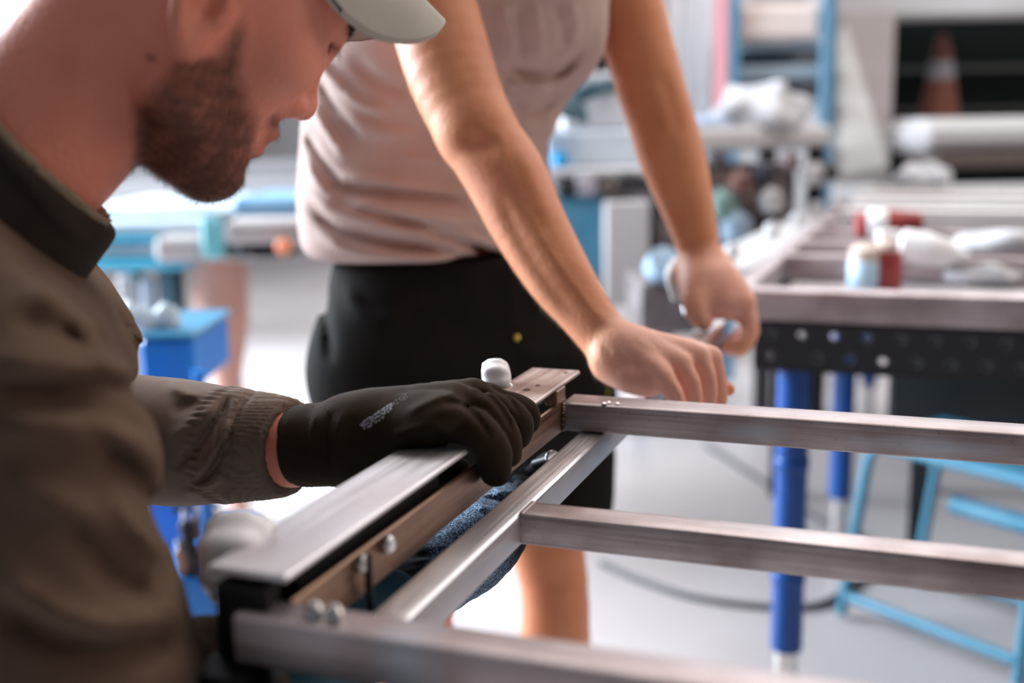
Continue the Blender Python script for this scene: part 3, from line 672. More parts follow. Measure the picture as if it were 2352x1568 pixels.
for k, (x, y) in enumerate(((300, 722), (330, 735), (372, 728), (395, 735), (352, 742))):
    p = PT(x, y, 2.35); props(MB().lathe([(.012, -.03), (.018, -.025), (.02, 0), (.012, .02), (.006, .03)], (p[0], p[1], p[2]+.0), (rg_.uniform(-.3, .3), .2, 1), 12, 0).build('bottle', M_PLASTIC, None, True, 50),
      ['clear bottle leftmost on the blue trolley', 'second clear bottle from the left on the trolley', 'clear bottle fourth from the left on the trolley', 'clear bottle rightmost on the blue trolley', 'clear bottle in the middle on the trolley'][k], 'bottle', 'clear bottles on the trolley')
# middle background, seen between the standing man's arms
mb_ = thing('workbench', 'cluttered white bench seen between the standing worker\'s arms', 'bench', PT(1400, 500, 4.2)*np.array([1, 1, 0]))
bb('bench_top', 1240, 1530, 385, 408, 4.0, .8, M_WALL, mb_); bb('bench_front', 1240, 1400, 455, 640, 4.05, .4, M_TEAL, mb_); bb('side_panel', 1388, 1492, 462, 705, 3.99, .05, M_WHITEBG, mb_)
for x in (1310, 1475):
    a = PT(x, 410, 4.4); MB().box((a[0], a[1], a[2]/2), (.06, .06, a[2])).build('leg', M_TEAL, mb_)
stackitem('tray', 'pale blue tray on the bench between the two arms', 'tray', 1250, 1475, 300, 384, 4.1, .35, mat('pale_blue_tray', (.45, .53, .62), .5, 0, (.6, .65, .7), 4))
stackitem('tray', 'white bin stacked on the pale blue tray', 'bin', 1290, 1450, 168, 298, 4.12, .25, M_WALL)
stackitem('cyan_cap', 'small cyan block in front of the pale blue tray', 'block', 1268, 1305, 352, 383, 4.04, .05, mat('bright_cyan', (0, .35, .7), .4))
lp = thing('desk_lamp', 'dark teal lamp arm slanting above the white bin', 'lamp', PT(1400, 260, 4.2))
MB().tube([PT(1300, 235, 3.98), PT(1360, 205, 3.98), PT(1455, 185, 4.3), PT(1475, 180, 4.72)], .028, 12).build('lamp_arm', M_DTEAL, lp, True); MB().tube([PT(1475, 180, 4.72), PT(1475, 388, 4.72)], .02, 12).build('lamp_post', M_DTEAL, lp, True)
MB().lathe([(.09, -.02), (.07, .03), (.02, .07)], PT(1300, 258, 3.98), (.3, .1, 1), 16).build('lamp_head', M_DTEAL, lp, True)
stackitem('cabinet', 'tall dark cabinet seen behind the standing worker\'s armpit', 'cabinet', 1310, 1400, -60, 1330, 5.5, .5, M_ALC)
for k, (x, y, c_) in enumerate(((1300, 430, (.01, .01, .015)), (1345, 425, (.35, .33, .36)), (1400, 430, (.08, .06, .05)), (1440, 415, (.02, .02, .02)))):
    stackitem('box', ['black box under the white bench beside the near arm', 'grey box under the white bench', 'brown box under the white bench', 'small black box under the white bench near the far arm'][k], 'box', x-24, x+26, y-18, y+24, 3.98, .1, mat('clutter_%d' % k, c_, .6))
# dark steel block below the panels and pale-blue round hand wheel
cbx = (1465, 1600, 650, 770, 3.0, .3, mat('brown_steel_dark', (.14, .12, .12), .5, .6, (.3, .27, .27), 12))
hw = PT(1522, 610, 3.0); lath('pulley', 'pale blue round pulley behind the far wrist', 'pulley', hw, [(.01, -.03), (.045, -.025), (.045, .025), (.01, .03)], mat('pale_blue_paint', (.3, .45, .6), .4), tuple(-FH+np.array([.4, 0, .8])))
# white clamp on the rail by the far hand
wc = thing('clamp', 'white spring clamp hanging beside the far wrist', 'clamp', PT(1562, 640, 1.75))
MB().tube(crom([PT(1562, 600, 1.75), PT(1552, 640, 1.74), PT(1556, 690, 1.75)], 5), [.012, .014, .016, .017, .018, .017, .015, .013, .011, .01, .008], 12).build('handle', M_WHITEBG, wc, True)
MB().tube([PT(1572, 612, 1.76), PT(1578, 720, 1.74)], .007, 10).build('jaw', M_BOLT, wc, True)
# white curtain/pipes, rack, door opening on the far right
for k, (x0, x1) in enumerate(((1520, 1562), (1570, 1600), (1606, 1636))):
    a = PT((x0+x1)/2, 300, 5.6); r_ = (x1-x0)/2*5.6/FPX
    props(MB().tube([(a[0], a[1], 0), (a[0], a[1], 4.9)], r_, 18).build('white_pipe', mat('white_pipe_%d' % k, (.78, .78, .8), .5), None, True, 50), ['thick white pipe just right of the far arm', 'middle white pipe of the three', 'thin white pipe beside the red upright'][k], 'pipe', 'vertical white pipes')
rp = PT(1655, 200, 4.95); props(MB().box((rp[0], rp[1], 1.2), (.055, .05, 2.4)).build('red_post', mat('faded_red', (.5, .22, .24), .5), None), 'faded red post left of the blue rack', 'post')
rk = thing('storage_rack', 'blue steel rack with rungs and boxes at the back', 'rack', PT(1800, 700, 5.3)*np.array([1, 1, 0]))
M_RACK = mat('rack_blue', (.10, .24, .36), .5)
for x in (1682, 1898):
    for dd in (5.2, 5.9):
        a = PT(x, 200, dd); MB().box((a[0], a[1], 1.25), (.055, .055, 2.5), YAW, .004).build('upright', M_RACK, rk)
for y0, y1 in ((96, 112), (150, 182), (228, 250), (330, 345)): bb('shelf', 1682, 1898, y0, y1, 5.22, .6, mat('rack_shelf', (.30, .38, .44), .5), rk)
bb('back_mesh', 1690, 1895, 105, 250, 5.8, .02, mat('grey_back', (.20, .20, .23), .6), rk)
stackitem('carton', 'large beige carton on the top of the blue rack', 'carton', 1690, 1890, 8, 94, 5.15, .5, mat('beige_box', (.66, .55, .5), .6, 0, (.72, .64, .6), 3), bev=.03)
stackitem('carton', 'pale carton partly cut off above the beige carton', 'carton', 1700, 1860, -60, 6, 5.3, .5, M_GREYP, bev=.02)
# white bench with cloths
wb_ = thing('workbench', 'white-topped bench in front of the blue rack with dark clutter below', 'bench', PT(1760, 600, 4.3)*np.array([1, 1, 0]))
a = PT(1590, 345, 4.0); b = PT(1915, 290, 4.6); md = (a+b)/2; dv = b-a; ln = np.linalg.norm(dv[:2]); an = atan(dv[1]/dv[0])
zb = (a[2]+b[2])/2
MB().box((md[0]-sin(an)*.3, md[1]+cos(an)*.3, zb), (ln, .6, .085), an, .02).build('bench_top', M_WALL, wb_)
for q in (.58, .95):
    for o_ in (.05, .55):
        p = a+dv*q; MB().box((p[0]-sin(an)*o_, p[1]+cos(an)*o_, zb/2), (.05, .05, zb), an).build('leg', M_BLACKST, wb_)
MB().box((md[0]-sin(an)*.35, md[1]+cos(an)*.35, zb-.36), (ln*.95, .4, .5), an, .01).build('under_shelf', mat('brown_clutter', (.05, .035, .03), .7, 0, (.25, .2, .2), 9), wb_)
rag('rag', 'white cloth heaped on the white bench below the rack', 'cloth', (md[0]-.05, md[1]+.12, zb+.075), (.17, .14, .12), FB_WHITE, 9)
rag('rag', 'pale blue cloth lying at the left of the white bench', 'cloth', (md[0]-.26, md[1]+.05, zb+.05), (.14, .12, .03), mat('pale_blue_cloth', (.45, .55, .75), .8), 10)
for k, (x, y, s_, c_, r_) in enumerate(((1755, 395, 26, (.02, .02, .03), 0), (1815, 370, 22, (.14, .10, .10), 0), (1700, 420, 28, (.12, .05, .04), 0), (1870, 400, 26, (.35, .33, .33), 0), (1660, 470, 34, (.12, .2, .18), 0), (1770, 460, 30, (.35, .34, .33), 0), (1690, 520, 36, (.2, .28, .35), 0), (1905, 395, 20, (.02, .02, .02), 0))):
    p = PT(x, y, 3.9); q = s_*3.9/FPX
    t_ = MB(); t_.lathe([(q*.5, -q), (q, -q*.8), (q, q*.5), (q*.45, q*.9), (q*.4, q*1.1)], p, (rg_.uniform(-.2, .2), 0, 1), 14)
    props(t_.build('canister', mat('can_%d' % k, c_, .4, .2), None, True, 40), ['black canister under the white bench', 'brown canister under the white bench', 'dark red canister beside the far arm', 'grey canister at the right end of the white bench', 'dark green canister beside the far wrist', 'grey canister in the middle of the clutter', 'blue-grey canister behind the long white rail', 'small black canister below the pale wall panel'][k], 'canister', 'canisters under the white bench')
p0_ = PT(1650, 610, 2.75); dv_ = PT(1900, 420, 4.4)-p0_; GZ = p0_[2]
for k, (x, y, s_) in enumerate(((1795, 475, 17), (1842, 435, 19), (1895, 395, 20), (1680, 552, 16))):
    q = s_*3.3/FPX; p = p0_+dv_*(.62, .38, .86, .08)[k]; p[2] = GZ+q
    props(MB().lathe([(q*.3, -q), (q*.9, -q*.6), (q, 0), (q*.8, q*.7), (q*.3, q)], p, (0, .3, 1), 16).build('lamp_globe', M_WHITEBG, None, True), ['white round cap third along the long clutter row', 'white round cap second from the back', 'white round cap farthest along the row', 'white round cap nearest the far wrist'][k], 'cap', 'white round caps')
# bench carrying that clutter row
cb = thing('workbench', 'long narrow bench carrying clutter to the left of the perforated table', 'bench', (-.62, 3.6, 0))
p0 = PT(1650, 610, 2.75); p1 = PT(1900, 420, 4.4); dv = p1-p0; an = math.atan2(dv[1], dv[0])
MB().box(((p0+p1)/2)[:2].tolist()+[p0[2]-.02], (np.linalg.norm(dv[:2]), .16, .04), an, .006).build('bench_top', M_WHITEBG, cb)
bb('hung_steel_block', *cbx, cb)  # a plain steel block, hung under the bench as an added part
for q in (.5, .97):
    p = p0+dv*q; MB().box((p[0], p[1], (p0[2]-.04)/2), (.05, .05, p0[2]-.04)).build('leg', M_BLACKST, cb)
# pale wall panels, leaning board, dark opening
stackitem('wall_panel', 'tall grey-beige panel beside the dark opening', 'panel', 1925, 2050, 30, 420, 5.6, .12, mat('beige_wall', (.48, .45, .44), .7), bev=.005)
lbm = MB(); q = [PT(1945, 60, 5.45), PT(2040, 380, 5.3), PT(1935, 400, 5.3), PT(1925, 100, 5.45)]
nn = -FH*.04; V = [*q, *[p-nn for p in q]]; lbm.add(V, [(0, 1, 2, 3), (7, 6, 5, 4), (0, 4, 5, 1), (1, 5, 6, 2), (2, 6, 7, 3), (3, 7, 4, 0)])
props(lbm.build('leaning_board', mat('pale_board', (.6, .59, .57), .6), None), 'pale triangular board leaning on the grey-beige panel', 'board')
dk = thing('alcove', 'black open alcove holding an orange traffic cone', 'alcove', PT(2250, 500, 6.6)*np.array([1, 1, 0]))
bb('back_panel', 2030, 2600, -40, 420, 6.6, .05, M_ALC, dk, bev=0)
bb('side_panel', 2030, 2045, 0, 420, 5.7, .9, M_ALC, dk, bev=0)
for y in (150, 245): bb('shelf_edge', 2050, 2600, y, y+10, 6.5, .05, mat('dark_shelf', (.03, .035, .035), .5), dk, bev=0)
props(bb('lintel', 1930, 2600, -110, 30, 5.5, .3, M_WALL, None, rz=YAW-.06), 'white beam across the top of the dark alcove', 'beam')
tc_ = thing('traffic_cone', 'faded orange traffic cone with a white band in the dark alcove', 'cone', PT(2155, 310, 5.9))
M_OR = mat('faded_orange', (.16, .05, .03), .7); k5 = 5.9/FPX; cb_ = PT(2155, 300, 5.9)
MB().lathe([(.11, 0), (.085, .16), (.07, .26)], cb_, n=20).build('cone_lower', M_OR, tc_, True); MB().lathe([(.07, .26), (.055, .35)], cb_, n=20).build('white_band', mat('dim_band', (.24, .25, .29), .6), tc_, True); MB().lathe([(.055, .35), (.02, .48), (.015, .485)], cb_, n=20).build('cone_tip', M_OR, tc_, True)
MB().box(cb_-(0, 0, .015), (.28, .28, .03), YAW, .01).build('cone_base', M_OR, tc_)
ch = thing('bench_seat', 'long white padded seat on a brown base in front of the alcove', 'seat', PT(2270, 400, 5.0))
bb('cushion', 2112, 2600, 268, 348, 5.0, .5, M_WHITEBG, ch, bev=.05); bb('seat_base', 2150, 2600, 348, 384, 5.02, .45, mat('brown_base', (.10, .08, .07), .6), ch)
for x in (2170, 2500):
    a = PT(x, 384, 5.1); MB().box((a[0], a[1], a[2]/2), (.06, .06, a[2])).build('leg', M_BLACKST, ch)
# ------------------------------------------------------------------ people
def nrm(v): v = np.asarray(v, float); return v/np.linalg.norm(v)
def fingers(paths, radii, k=.006):
    out = []
    for pts, r in zip(paths, radii): out += CH(pts, [r*1.08, r, r*.96, r*.86][:len(pts)] if len(pts) <= 4 else np.linspace(r*1.1, r*.82, len(pts)), k, 3)
    return out
def head(O, f, u, s, sc=1.0, cap=False):
    """implicit head; f forward, u up, s to its right; returns primitives"""
    def W_(a, b, c): return O+sc*(f*a+u*b+s*c)
    A = np.array([f, u, s])
    p = []
    p.append(EL(W_(.012, .055, 0), sc*np.array([.098, .085, .075]), A, .01))
    p.append(EL(W_(.045, .030, 0), sc*np.array([.066, .080, .066]), A, .03))
    # jaw: ramus and body on both sides
    for g in (-1, 1):
        p += [RC(W_(.005, .0, .054*g), W_(.018, -.055, .050*g), .017*sc, .017*sc, .03), RC(W_(.018, -.055, .048*g), W_(.082, -.080, .012*g), .017*sc, .016*sc, .025)]
        p.append(EL(W_(.073, .008, .045*g), sc*np.array([.023, .018, .022]), A, .025))     # cheekbone
        p.append(EL(W_(.088, .033, .031*g), sc*np.array([.012, .010, .016]), A, .012, 's'))  # eye socket
        p.append(EL(W_(.080, .031, .032*g), sc*np.array([.0125, .0125, .0125]), A, .003))   # eyeball
        p.append(RC(W_(.091, .040, .022*g), W_(.082, .038, .043*g), .0045*sc, .004*sc, .006))
        p.append(RC(W_(.100, .052, .012*g), W_(.088, .053, .044*g), .0085*sc, .008*sc, .014))  # brow ridge
        p.append(EL(W_(.108, -.013, .0125*g), sc*np.array([.011, .0080, .0075]), A, .006))    # nostril wing
        p.append(RC(W_(.113, -.0225, .0065*g), W_(.110, -.012, .0065*g), .0028*sc, .003*sc, .002, 's'))
    p.append(EL(W_(.059, -.035, 0), sc*np.array([.042, .052, .042]), A, .025))              # mouth mound
    p.append(RC(W_(.0810, -.0885, 0), W_(.068, -.082, 0), .0185*sc, .024*sc, .016)); p.append(RC(W_(.075, -.083, 0), W_(.03, -.080, 0), .024*sc, .030*sc, .02))           # chin
    p.append(RC(W_(.096, .038, 0), W_(.1185, -.004, 0), .0065*sc, .0092*sc, .010))          # nose ridge
    p.append(EL(W_(.1175, -.010, 0), sc*np.array([.0105, .0100, .0105]), A, .006))
    p.append(RC(W_(.1035, -.0405, -.013), W_(.1035, -.0405, .013), .0062*sc, .0062*sc, .007))  # lips
    p.append(RC(W_(.1078, -.0395, -.003), W_(.1078, -.0395, .003), .0052*sc, .0055*sc, .006))
    p.append(RC(W_(.1005, -.0560, -.010), W_(.1005, -.0560, .010), .0068*sc, .0068*sc, .007))
    p.append(RC(W_(.110, -.0488, -.018), W_(.110, -.0488, .018), .0016*sc, .0014*sc, .002, 's'))
    p.append(RC(W_(.104, -.0705, -.014), W_(.104, -.0705, .014), .006*sc, .005*sc, .008, 's'))
    for g in (-1, 1):                                                                       # ears
        e = [W_(.016, .004, .072*g), W_(.006, .030, .084*g), W_(-.006, .037, .090*g), W_(-.019, .026, .093*g), W_(-.017, .0, .090*g), W_(-.004, -.024, .083*g), W_(.010, -.034, .076*g)]
        p += CH(e, [.0035*sc, .004*sc, .0045*sc, .0045*sc, .0045*sc, .0065*sc, .0075*sc], .005, 3)
        p.append(EL(W_(-.001, .004, .079*g), sc*np.array([.018, .026, .006]), A, .006))
        p.append(EL(W_(.007, -.024, .078*g), sc*np.array([.011, .014, .0065]), A, .006))
        p.append(EL(W_(.005, .004, .087*g), sc*np.array([.0095, .015, .0095]), A, .004, 's'))
        p.append(RC(W_(.016, .006, .078*g), W_(.015, -.004, .079*g), .005*sc, .005*sc, .004))
    return p

# ---- first man: bearded, cap, olive jacket, seated and bent over the clamp
YW = .56; PR = .553; RL = -.05
f0 = cos(PR)*R-sin(PR)*U; u1 = sin(PR)*R+cos(PR)*U
f1 = cos(YW)*f0+sin(YW)*F; s1 = np.cross(f1, u1); u1 = cos(RL)*u1+sin(RL)*s1; s1 = np.cross(f1, u1)
HS1 = .972; O1 = PT(397, 10, .788)
man = thing('person', 'man bent over the clamp in cap, olive-brown jacket and black gloves, seen in profile', 'person', (-.80, .46, 0))
neckc = [(300, 60), (200, 180), (82, 312), (-55, 438)]
neck = CH([PT(x, y, d) for (x, y), d in zip(neckc, (.79, .785, .78, .775))], [.060, .060, .0615, .064], .022, 4)
SHR = PT(70, 890, .645); ELR = PT(235, 1760, .62); WRR = PL(885, 1408, .852); 
SHL = PT(-140, 640, 1.0); ELL = PT(60, 985, 1.04); WRL = PT(672, 1030, .905)
CHEST = PT(-60, 800, .84); PELV = np.array([-.80, .46, .57]); BELLY = CHEST*.5+PELV*.5+np.array([-.03, -.02, 0])
facing = nrm([.816, .578, 0]); side = np.array([facing[1], -facing[0], 0])
body = head(O1, f1, u1, s1, HS1)+neck
body += CH([PT(-90, 600, .80), CHEST, BELLY, PELV], [.060, .08, .10, .125], .04, 3, (facing, 1.15))
body += CH([SHR-np.array([0, 0, .02]), ELR], [.036, .036], .04, 1)+CH([ELR, ELR*.4+WRR*.6, WRR], [.038, .033, .024], .01, 3)
body += CH([SHL, ELL], [.048, .038], .04, 1)+CH([ELL, PT(360, 1005, .98), WRL], [.038, .037, .0285], .01, 3)
HIPR = PELV+side*.09; HIPL = PELV-side*.09; KR = HIPR+facing*.36+side*.10-(0, 0, .02); KL = HIPL+facing*.40-side*.1-(0, 0, .02)
AR = KR+facing*.02-(0, 0, KR[2]-.09); AL = KL-facing*.05-(0, 0, KL[2]-.09)
for h, k_, a in ((HIPR, KR, AR), (HIPL, KL, AL)):
    body += CH([h, k_], [.075, .052], .03, 1)+CH([k_, k_*.6+a*.4, a], [.05, .052, .033], .01, 2)
# bare wrist to hand core inside the gloves
body += CH([WRL, PT(760, 1020, .89), PT(930, 985, .88)], [.0285, .022, .024], .01, 3)
body += CH([WRR, PL(985, 1318, .852), PL(1060, 1255, .852)], [.024, .022, .022], .01, 3)
t0 = PT(-200, 1000, .8)
allp = np.array([p.c for p in body])
V, Q = sculpt(body, .0028, allp.min(0)-.16, allp.max(0)+.16, 3)
def headcoord(V, O, f, u, s, sc): q = (V-O)/sc; return q@f, q@u, q@s
def sstep(a, b, x): t = np.clip((x-a)/(b-a), 0, 1); return t*t*(3-2*t)
def skincol(V, base, O=None, f=None, u=None, s=None, sc=1, beard=0, red=.0):
    C = np.tile(np.array(base), (len(V), 1))
    rg = np.random.default_rng(3); n = 0
    for _ in range(6): d = rg.normal(size=3)*25; n = n+np.sin(V@d+rg.random()*6)
    C *= (1+.035*n[:, None]*np.array([.6, 1, 1]))
    if O is not None:
        a, b, c = headcoord(V, O, f, u, s, sc)
        inh = (a*a+(b-.0)**2+c*c < .17**2)
        lip = np.exp(-((b+.049)/.009)**2-((a-.108)/.010)**2-(c/.02)**2)*inh
        C = C*(1-lip[:, None])+np.array([.36, .11, .08])*lip[:, None]
        ear = ((np.abs(c) > .074) & (a < .022) & (a > -.04) & inh)*.5
        C = C*(1-ear[:, None])+np.array([.62, .24, .15])*ear[:, None]
        brow = np.exp(-((b-.056)/.006)**2)*sstep(.07, .08, a)*(np.abs(c) > .008)*(np.abs(c) < .05)*inh
        C = C*(1-.85*brow[:, None])+np.array([.04, .02, .01])*.85*brow[:, None]
        mole = np.exp(-(((a+.005)**2+(b+.046)**2)/.0028**2))*(c > .02)*.7
        C = C*(1-mole[:, None])+np.array([.10, .035, .02])*mole[:, None]
        if beard:
            m = beardmask(a, b, c)*inh; fr = 0
            for _ in range(9): d = rg.normal(size=3)*260; fr = fr+np.sin(V@d+rg.random()*6)
            m = np.clip(m*(1.0+.05*fr), 0, 1)[:, None]*beard
            C = C*(1-m)+np.array([.055, .024, .013])*m
    return np.clip(C, .002, 1)
def beardmask(a, b, c):
    line = np.interp(a, [-.0, .012, .03, .05, .07, .085, .095, .12], [.05, .04, .01, -.024, -.036, -.044, -.060, -.066])  # upper beard edge on the cheek
    up = sstep(.012, -.012, b-line); back = sstep(.000, .016, a-np.interp(b, [-.12, -.08, -.04, -.02, .03], [.030, -.002, .002, .022, .024]))
    jaw = sstep(-.145, -.118, b); burn = sstep(.06, .03, b)
    m = up*back*jaw*burn
    must = np.exp(-((b+.033)/.006)**2)*sstep(.085, .097, a)*(np.abs(c) < .034)
    chin = sstep(-.063, -.072, b)*sstep(.06, .08, a)
    mouth = np.exp(-((b+.049)/.009)**2-((a-.110)/.012)**2-(c/.024)**2)
    return np.clip(np.maximum(np.maximum(m*.95, must*.75), chin*jaw)*(1-mouth), 0, 1)
skinA = (.88, .34, .235)
colA = skincol(V, skinA, O1, f1, u1, s1, HS1, beard=.80)
bo = meshobj('body', V, Q, M_SKIN, man, colA); NV = vnormals(V, Q)
a_, b_, c_ = headcoord(V, O1, f1, u1, s1, HS1); inh = (a_*a_+b_*b_+c_*c_ < .17**2)
m_ = beardmask(a_, b_, c_)*inh*(c_ > -.06)
idx = RNG.choice(len(V), 15000, p=m_/m_.sum())
Dd = (f1*.35-u1*1.0)+np.outer(c_[idx]*4, s1)
bd = strands('beard', V[idx]+RNG.normal(size=(len(idx), 3))*.0012, NV[idx], Dd, .0048, .00006, mat('brown_beard_hair', (.07, .030, .015), .5), man); bd['label'] = 'short brown beard'
hm = ((b_ > .058) | ((a_ < -.015) & (b_ > .005))) & (a_ < .078) & inh
pm = hm.astype(float); pm[(b_ > .058) & (a_ > .05)] *= .3
idx = RNG.choice(len(V), 9000, p=pm/pm.sum())
strands('hair', V[idx], NV[idx], -u1*1.0-f1*.5+np.zeros((len(idx), 3)), .009, .00012, M_HAIRD, man)
em = np.exp(-((b_-.054)/.004)**2)*(a_ > .075)*(np.abs(c_) > .01)*(np.abs(c_) < .046)*inh
idx = RNG.choice(len(V), 700, p=em/em.sum()); strands('eyebrows', V[idx], NV[idx], np.sign(c_[idx])[:, None]*s1-f1*.3+u1*.2, .007, .00012, M_HAIRD, man)
el = np.exp(-((b_-.037)/.002)**2)*(a_ > .082)*(np.abs(c_) > .02)*(np.abs(c_) < .045)*inh
if el.sum() > 0:
    idx = RNG.choice(len(V), 160, p=el/el.sum()); strands('eyelashes', V[idx], NV[idx]*.2+f1, f1-u1*.3+np.zeros((len(idx), 3)), .009, .00012, M_HAIRD, man)
# cap
def HW(a, b, c): return O1+HS1*(f1*a+u1*b+s1*c)
A1 = np.array([f1, u1, s1])
cp_ = [EL(HW(.006, .088, 0), np.array([.106, .075, .086]), A1, .01), HS(HW(.0, .062, 0), -u1*1.0+f1*.20, .004)]
cc_ = HW(0, .08, 0); V2, Q2 = sculpt(cp_, .004, cc_-.14, cc_+.14, 2)
capo = meshobj('cap', V2, Q2, FB_CAP, man)
br = MB(); top = []; bot = []; nu, nv = 26, 30
for i in range(nu):
    for j in range(nv):
        v = j/(nv-1); sg = -1+2*i/(nu-1); w_ = .0795*sin(sg*pi/2); ln = .088*max(0, 1-abs(w_/.080)**3.5)**.38
        a0 = .088-.03*(w_/.085)**2; a = a0+ln*v; bz = .114-.058*abs(w_/.079)**2.1-.12*max(0, a-.14)-.22*(a-a0)*(w_/.079)**2
        top.append(HW(a, bz+.0025, w_)); bot.append(HW(a, bz-.0025, w_))
Fc = []
n_ = nu*nv
for i in range(nu-1):
    for j in range(nv-1):
        q = (i*nv+j, (i+1)*nv+j, (i+1)*nv+j+1, i*nv+j+1); Fc.append(q[::-1]); Fc.append(tuple(x+n_ for x in q))
for i in range(nu-1): Fc.append((i*nv+nv-1, (i+1)*nv+nv-1, (i+1)*nv+nv-1+n_, i*nv+nv-1+n_))
br.add(top+bot, Fc).build('cap_brim', FB_CAP, man, True, 80)
# jacket: torso, sleeves, collar
def pjacket():
    p = []
    p += CH([PT(-70, 640, .80), PT(-120, 850, .84), BELLY-facing*.03, PELV+(0, 0, .02)], [.085, .125, .145, .155], .05, 4, (facing, 1.15))
    p += CH([PT(-40, 690, .74), PT(72, 895, .645), PT(95, 1120, .635), PT(128, 1370, .625), ELR], [.080, .066, .066, .066, .062], .04, 5)
    p += [RC(PT(135, 555, .785), PT(150, 680, .80), .036, .052, .04)]
    p += [RC(PT(95, 585, .775), PT(70, 800, .80), .040, .070, .05), RC(PT(70, 500, .77), PT(-40, 640, .76), .055, .08, .04), RC(PT(-90, 380, .79), PT(-60, 700, .78), .05, .09, .04)]
    p += CH([PT(-60, 640, .86), SHL, PT(40, 860, 1.05), ELL], [.09, .08, .066, .058], .05, 4)
    p += CH([ELR, ELR*.7+WRR*.3], [.060, .056], .02, 2)
    p += [HS(cpos2-nk2*.030, nk2, .006)] 
    return p
nk2 = nrm(PT(82, 312, .78)-PT(-55, 438, .775)); cpos2 = PT(50, 362, .778)
jk = pjacket(); jkc = jk[:-1]
fold = []
def fo(pp, w, a, d0=.45, d1=.86): fold.append(STROKE(pp, w, a*1.7, d0, d1))
fo([(-60, 880), (90, 905), (220, 890), (330, 900), (380, 960)], 30, -.007)
fo([(-60, 830), (120, 845), (260, 850), (350, 890)], 34, .006)
fo([(-40, 980), (140, 985), (280, 1010), (380, 1080)], 34, .006); fo([(60, 930), (220, 935), (350, 990)], 20, -.004)
fo([(180, 960), (300, 1090), (370, 1200), (395, 1330)], 26, -.006); fo([(230, 1130), (330, 1230), (410, 1290)], 24, .006)
fo([(-40, 1290), (120, 1400), (280, 1440), (420, 1380)], 30, .008); fo([(-40, 1350), (120, 1470), (300, 1500), (430, 1460)], 30, -.007)
fo([(150, 1180), (260, 1330), (360, 1370)], 24, -.005); fo([(0, 1100), (150, 1160), (260, 1250)], 36, .005)
fo([(250, 700), (310, 800), (345, 900)], 22, -.005); fo([(60, 640), (170, 700), (250, 780)], 40, .004)
fo([(20, 720), (140, 770), (230, 860)], 28, -.004)
allp = np.array([p.c for p in jkc]); V3, Q3 = sculpt(jk+fold+[WARP(.0022, 18, seed=4)], .005, allp.min(0)-.2, allp.max(0)+.2, 2)
meshobj('jacket', V3, Q3, FB_JACKET, man)
# left sleeve, ribbed cuff with gathered seam
ax_ = nrm(WRL-ELL)
CUF0 = PT(545, 1022, .925); CUF1 = PT(672, 1030, .905)
sl = CH([ELL, PT(250, 1000, 1.02), PT(400, 1015, .965), PT(500, 1020, .935), CUF0], [.058, .056, .0535, .0475, .0455], .02, 4)
sl += CH([CUF0, PT(600, 1024, .918), PT(655, 1026, .909)], [.0435, .0425, .0385], .004, 3)
sl += [HS(PT(668, 1028, .907), ax_, .003)]
sf = [STROKE(p, w, a, .80, 1.05) for p, w, a in (
    ([(400, 1075), (450, 1030), (500, 960), (530, 905)], 11, -.0065), ([(430, 1110), (475, 1060), (510, 1000), (530, 950)], 10, .005), ([(455, 1120), (500, 1060), (520, 1010)], 8, -.005),
    ([(380, 1020), (440, 970), (500, 925)], 16, .0035), ([(385, 880), (430, 905), (480, 915)], 14, .004), ([(390, 950), (440, 925), (480, 905)], 14, -.003), ([(400, 1150), (480, 1110), (520, 1085)], 12, .004))]
seam = STROKE([(596, 893), (560, 925), (535, 985), (525, 1050), (530, 1110), (550, 1150)], 5, -.003, .8, 1.05)
allp = np.array([p.c for p in sl[:-1]]); V4, Q4 = sculpt(sl+sf+[seam], .0019, allp.min(0)-.07, allp.max(0)+.07, 2)
def ribattr(V): return V
t_ = ((V4-CUF0)@ax_); M_SL = fabric('olive_brown_sleeve_twill', (.18, .135, .108), (.225, .175, .14), bump=.0003, bscale=1400)
on = t_ > .001
# ribs: real fine ridges around the cuff
e1 = nrm(np.cross(ax_, [0, 0, 1])); e2 = np.cross(ax_, e1); rel = V4-CUF0; phi = np.arctan2(rel@e2, rel@e1); NV4 = vnormals(V4, Q4)
V4 = V4+NV4*(np.sin(phi*110)*.0006*sstep(.002, .006, t_))[:, None]
gath = np.exp(-((t_+.006)/.006)**2)*np.sin(phi*46)*.0011; V4 = V4+NV4*gath[:, None]
jm = meshobj('sleeve', V4, Q4, M_SL, man); jm['label'] = 'left sleeve with ribbed cuff'
# collar band
cl = MB(); rings = []
cpts = [(-40, 250), (20, 335), (95, 430), (165, 510), (215, 545)]; 
colpr = CH([PT(-120, 330, .74), PT(-20, 400, .735), PT(80, 500, .74), PT(180, 555, .76)], [.074, .074, .068, .03], .02, 4)
nk = nrm(PT(82, 312, .78)-PT(-55, 438, .775))   # up along the neck
cpos = PT(50, 362, .778)
colp = [RC(cpos-nk*.045, cpos+nk*.014, .090, .0775, .008), HS(cpos+nk*.008, nk, .006), RC(cpos-nk*.02, cpos+nk*.08, .0720, .0700, .004, 's'), HS(cpos-nk*.040, -nk, .006)]
V5, Q5 = sculpt(colp+[STROKE([(-40, 300), (40, 390), (130, 500), (215, 560)], 16, .003, .5, .8), WARP(.001, 30, seed=3)], .0028, cpos-.14, cpos+.14, 2)
meshobj('collar', V5, Q5, fabric('dark_collar_cotton', (.03, .024, .02), (.045, .036, .03)), man)
V5, Q5 = sculpt([RC(cpos-nk*.02, cpos+nk*.016, .0735, .0705, .006), HS(cpos+nk*.014, nk, .004), RC(cpos-nk*.02, cpos+nk*.08, .0680, .0665, .003, 's')], .0028, cpos-.12, cpos+.12, 2)
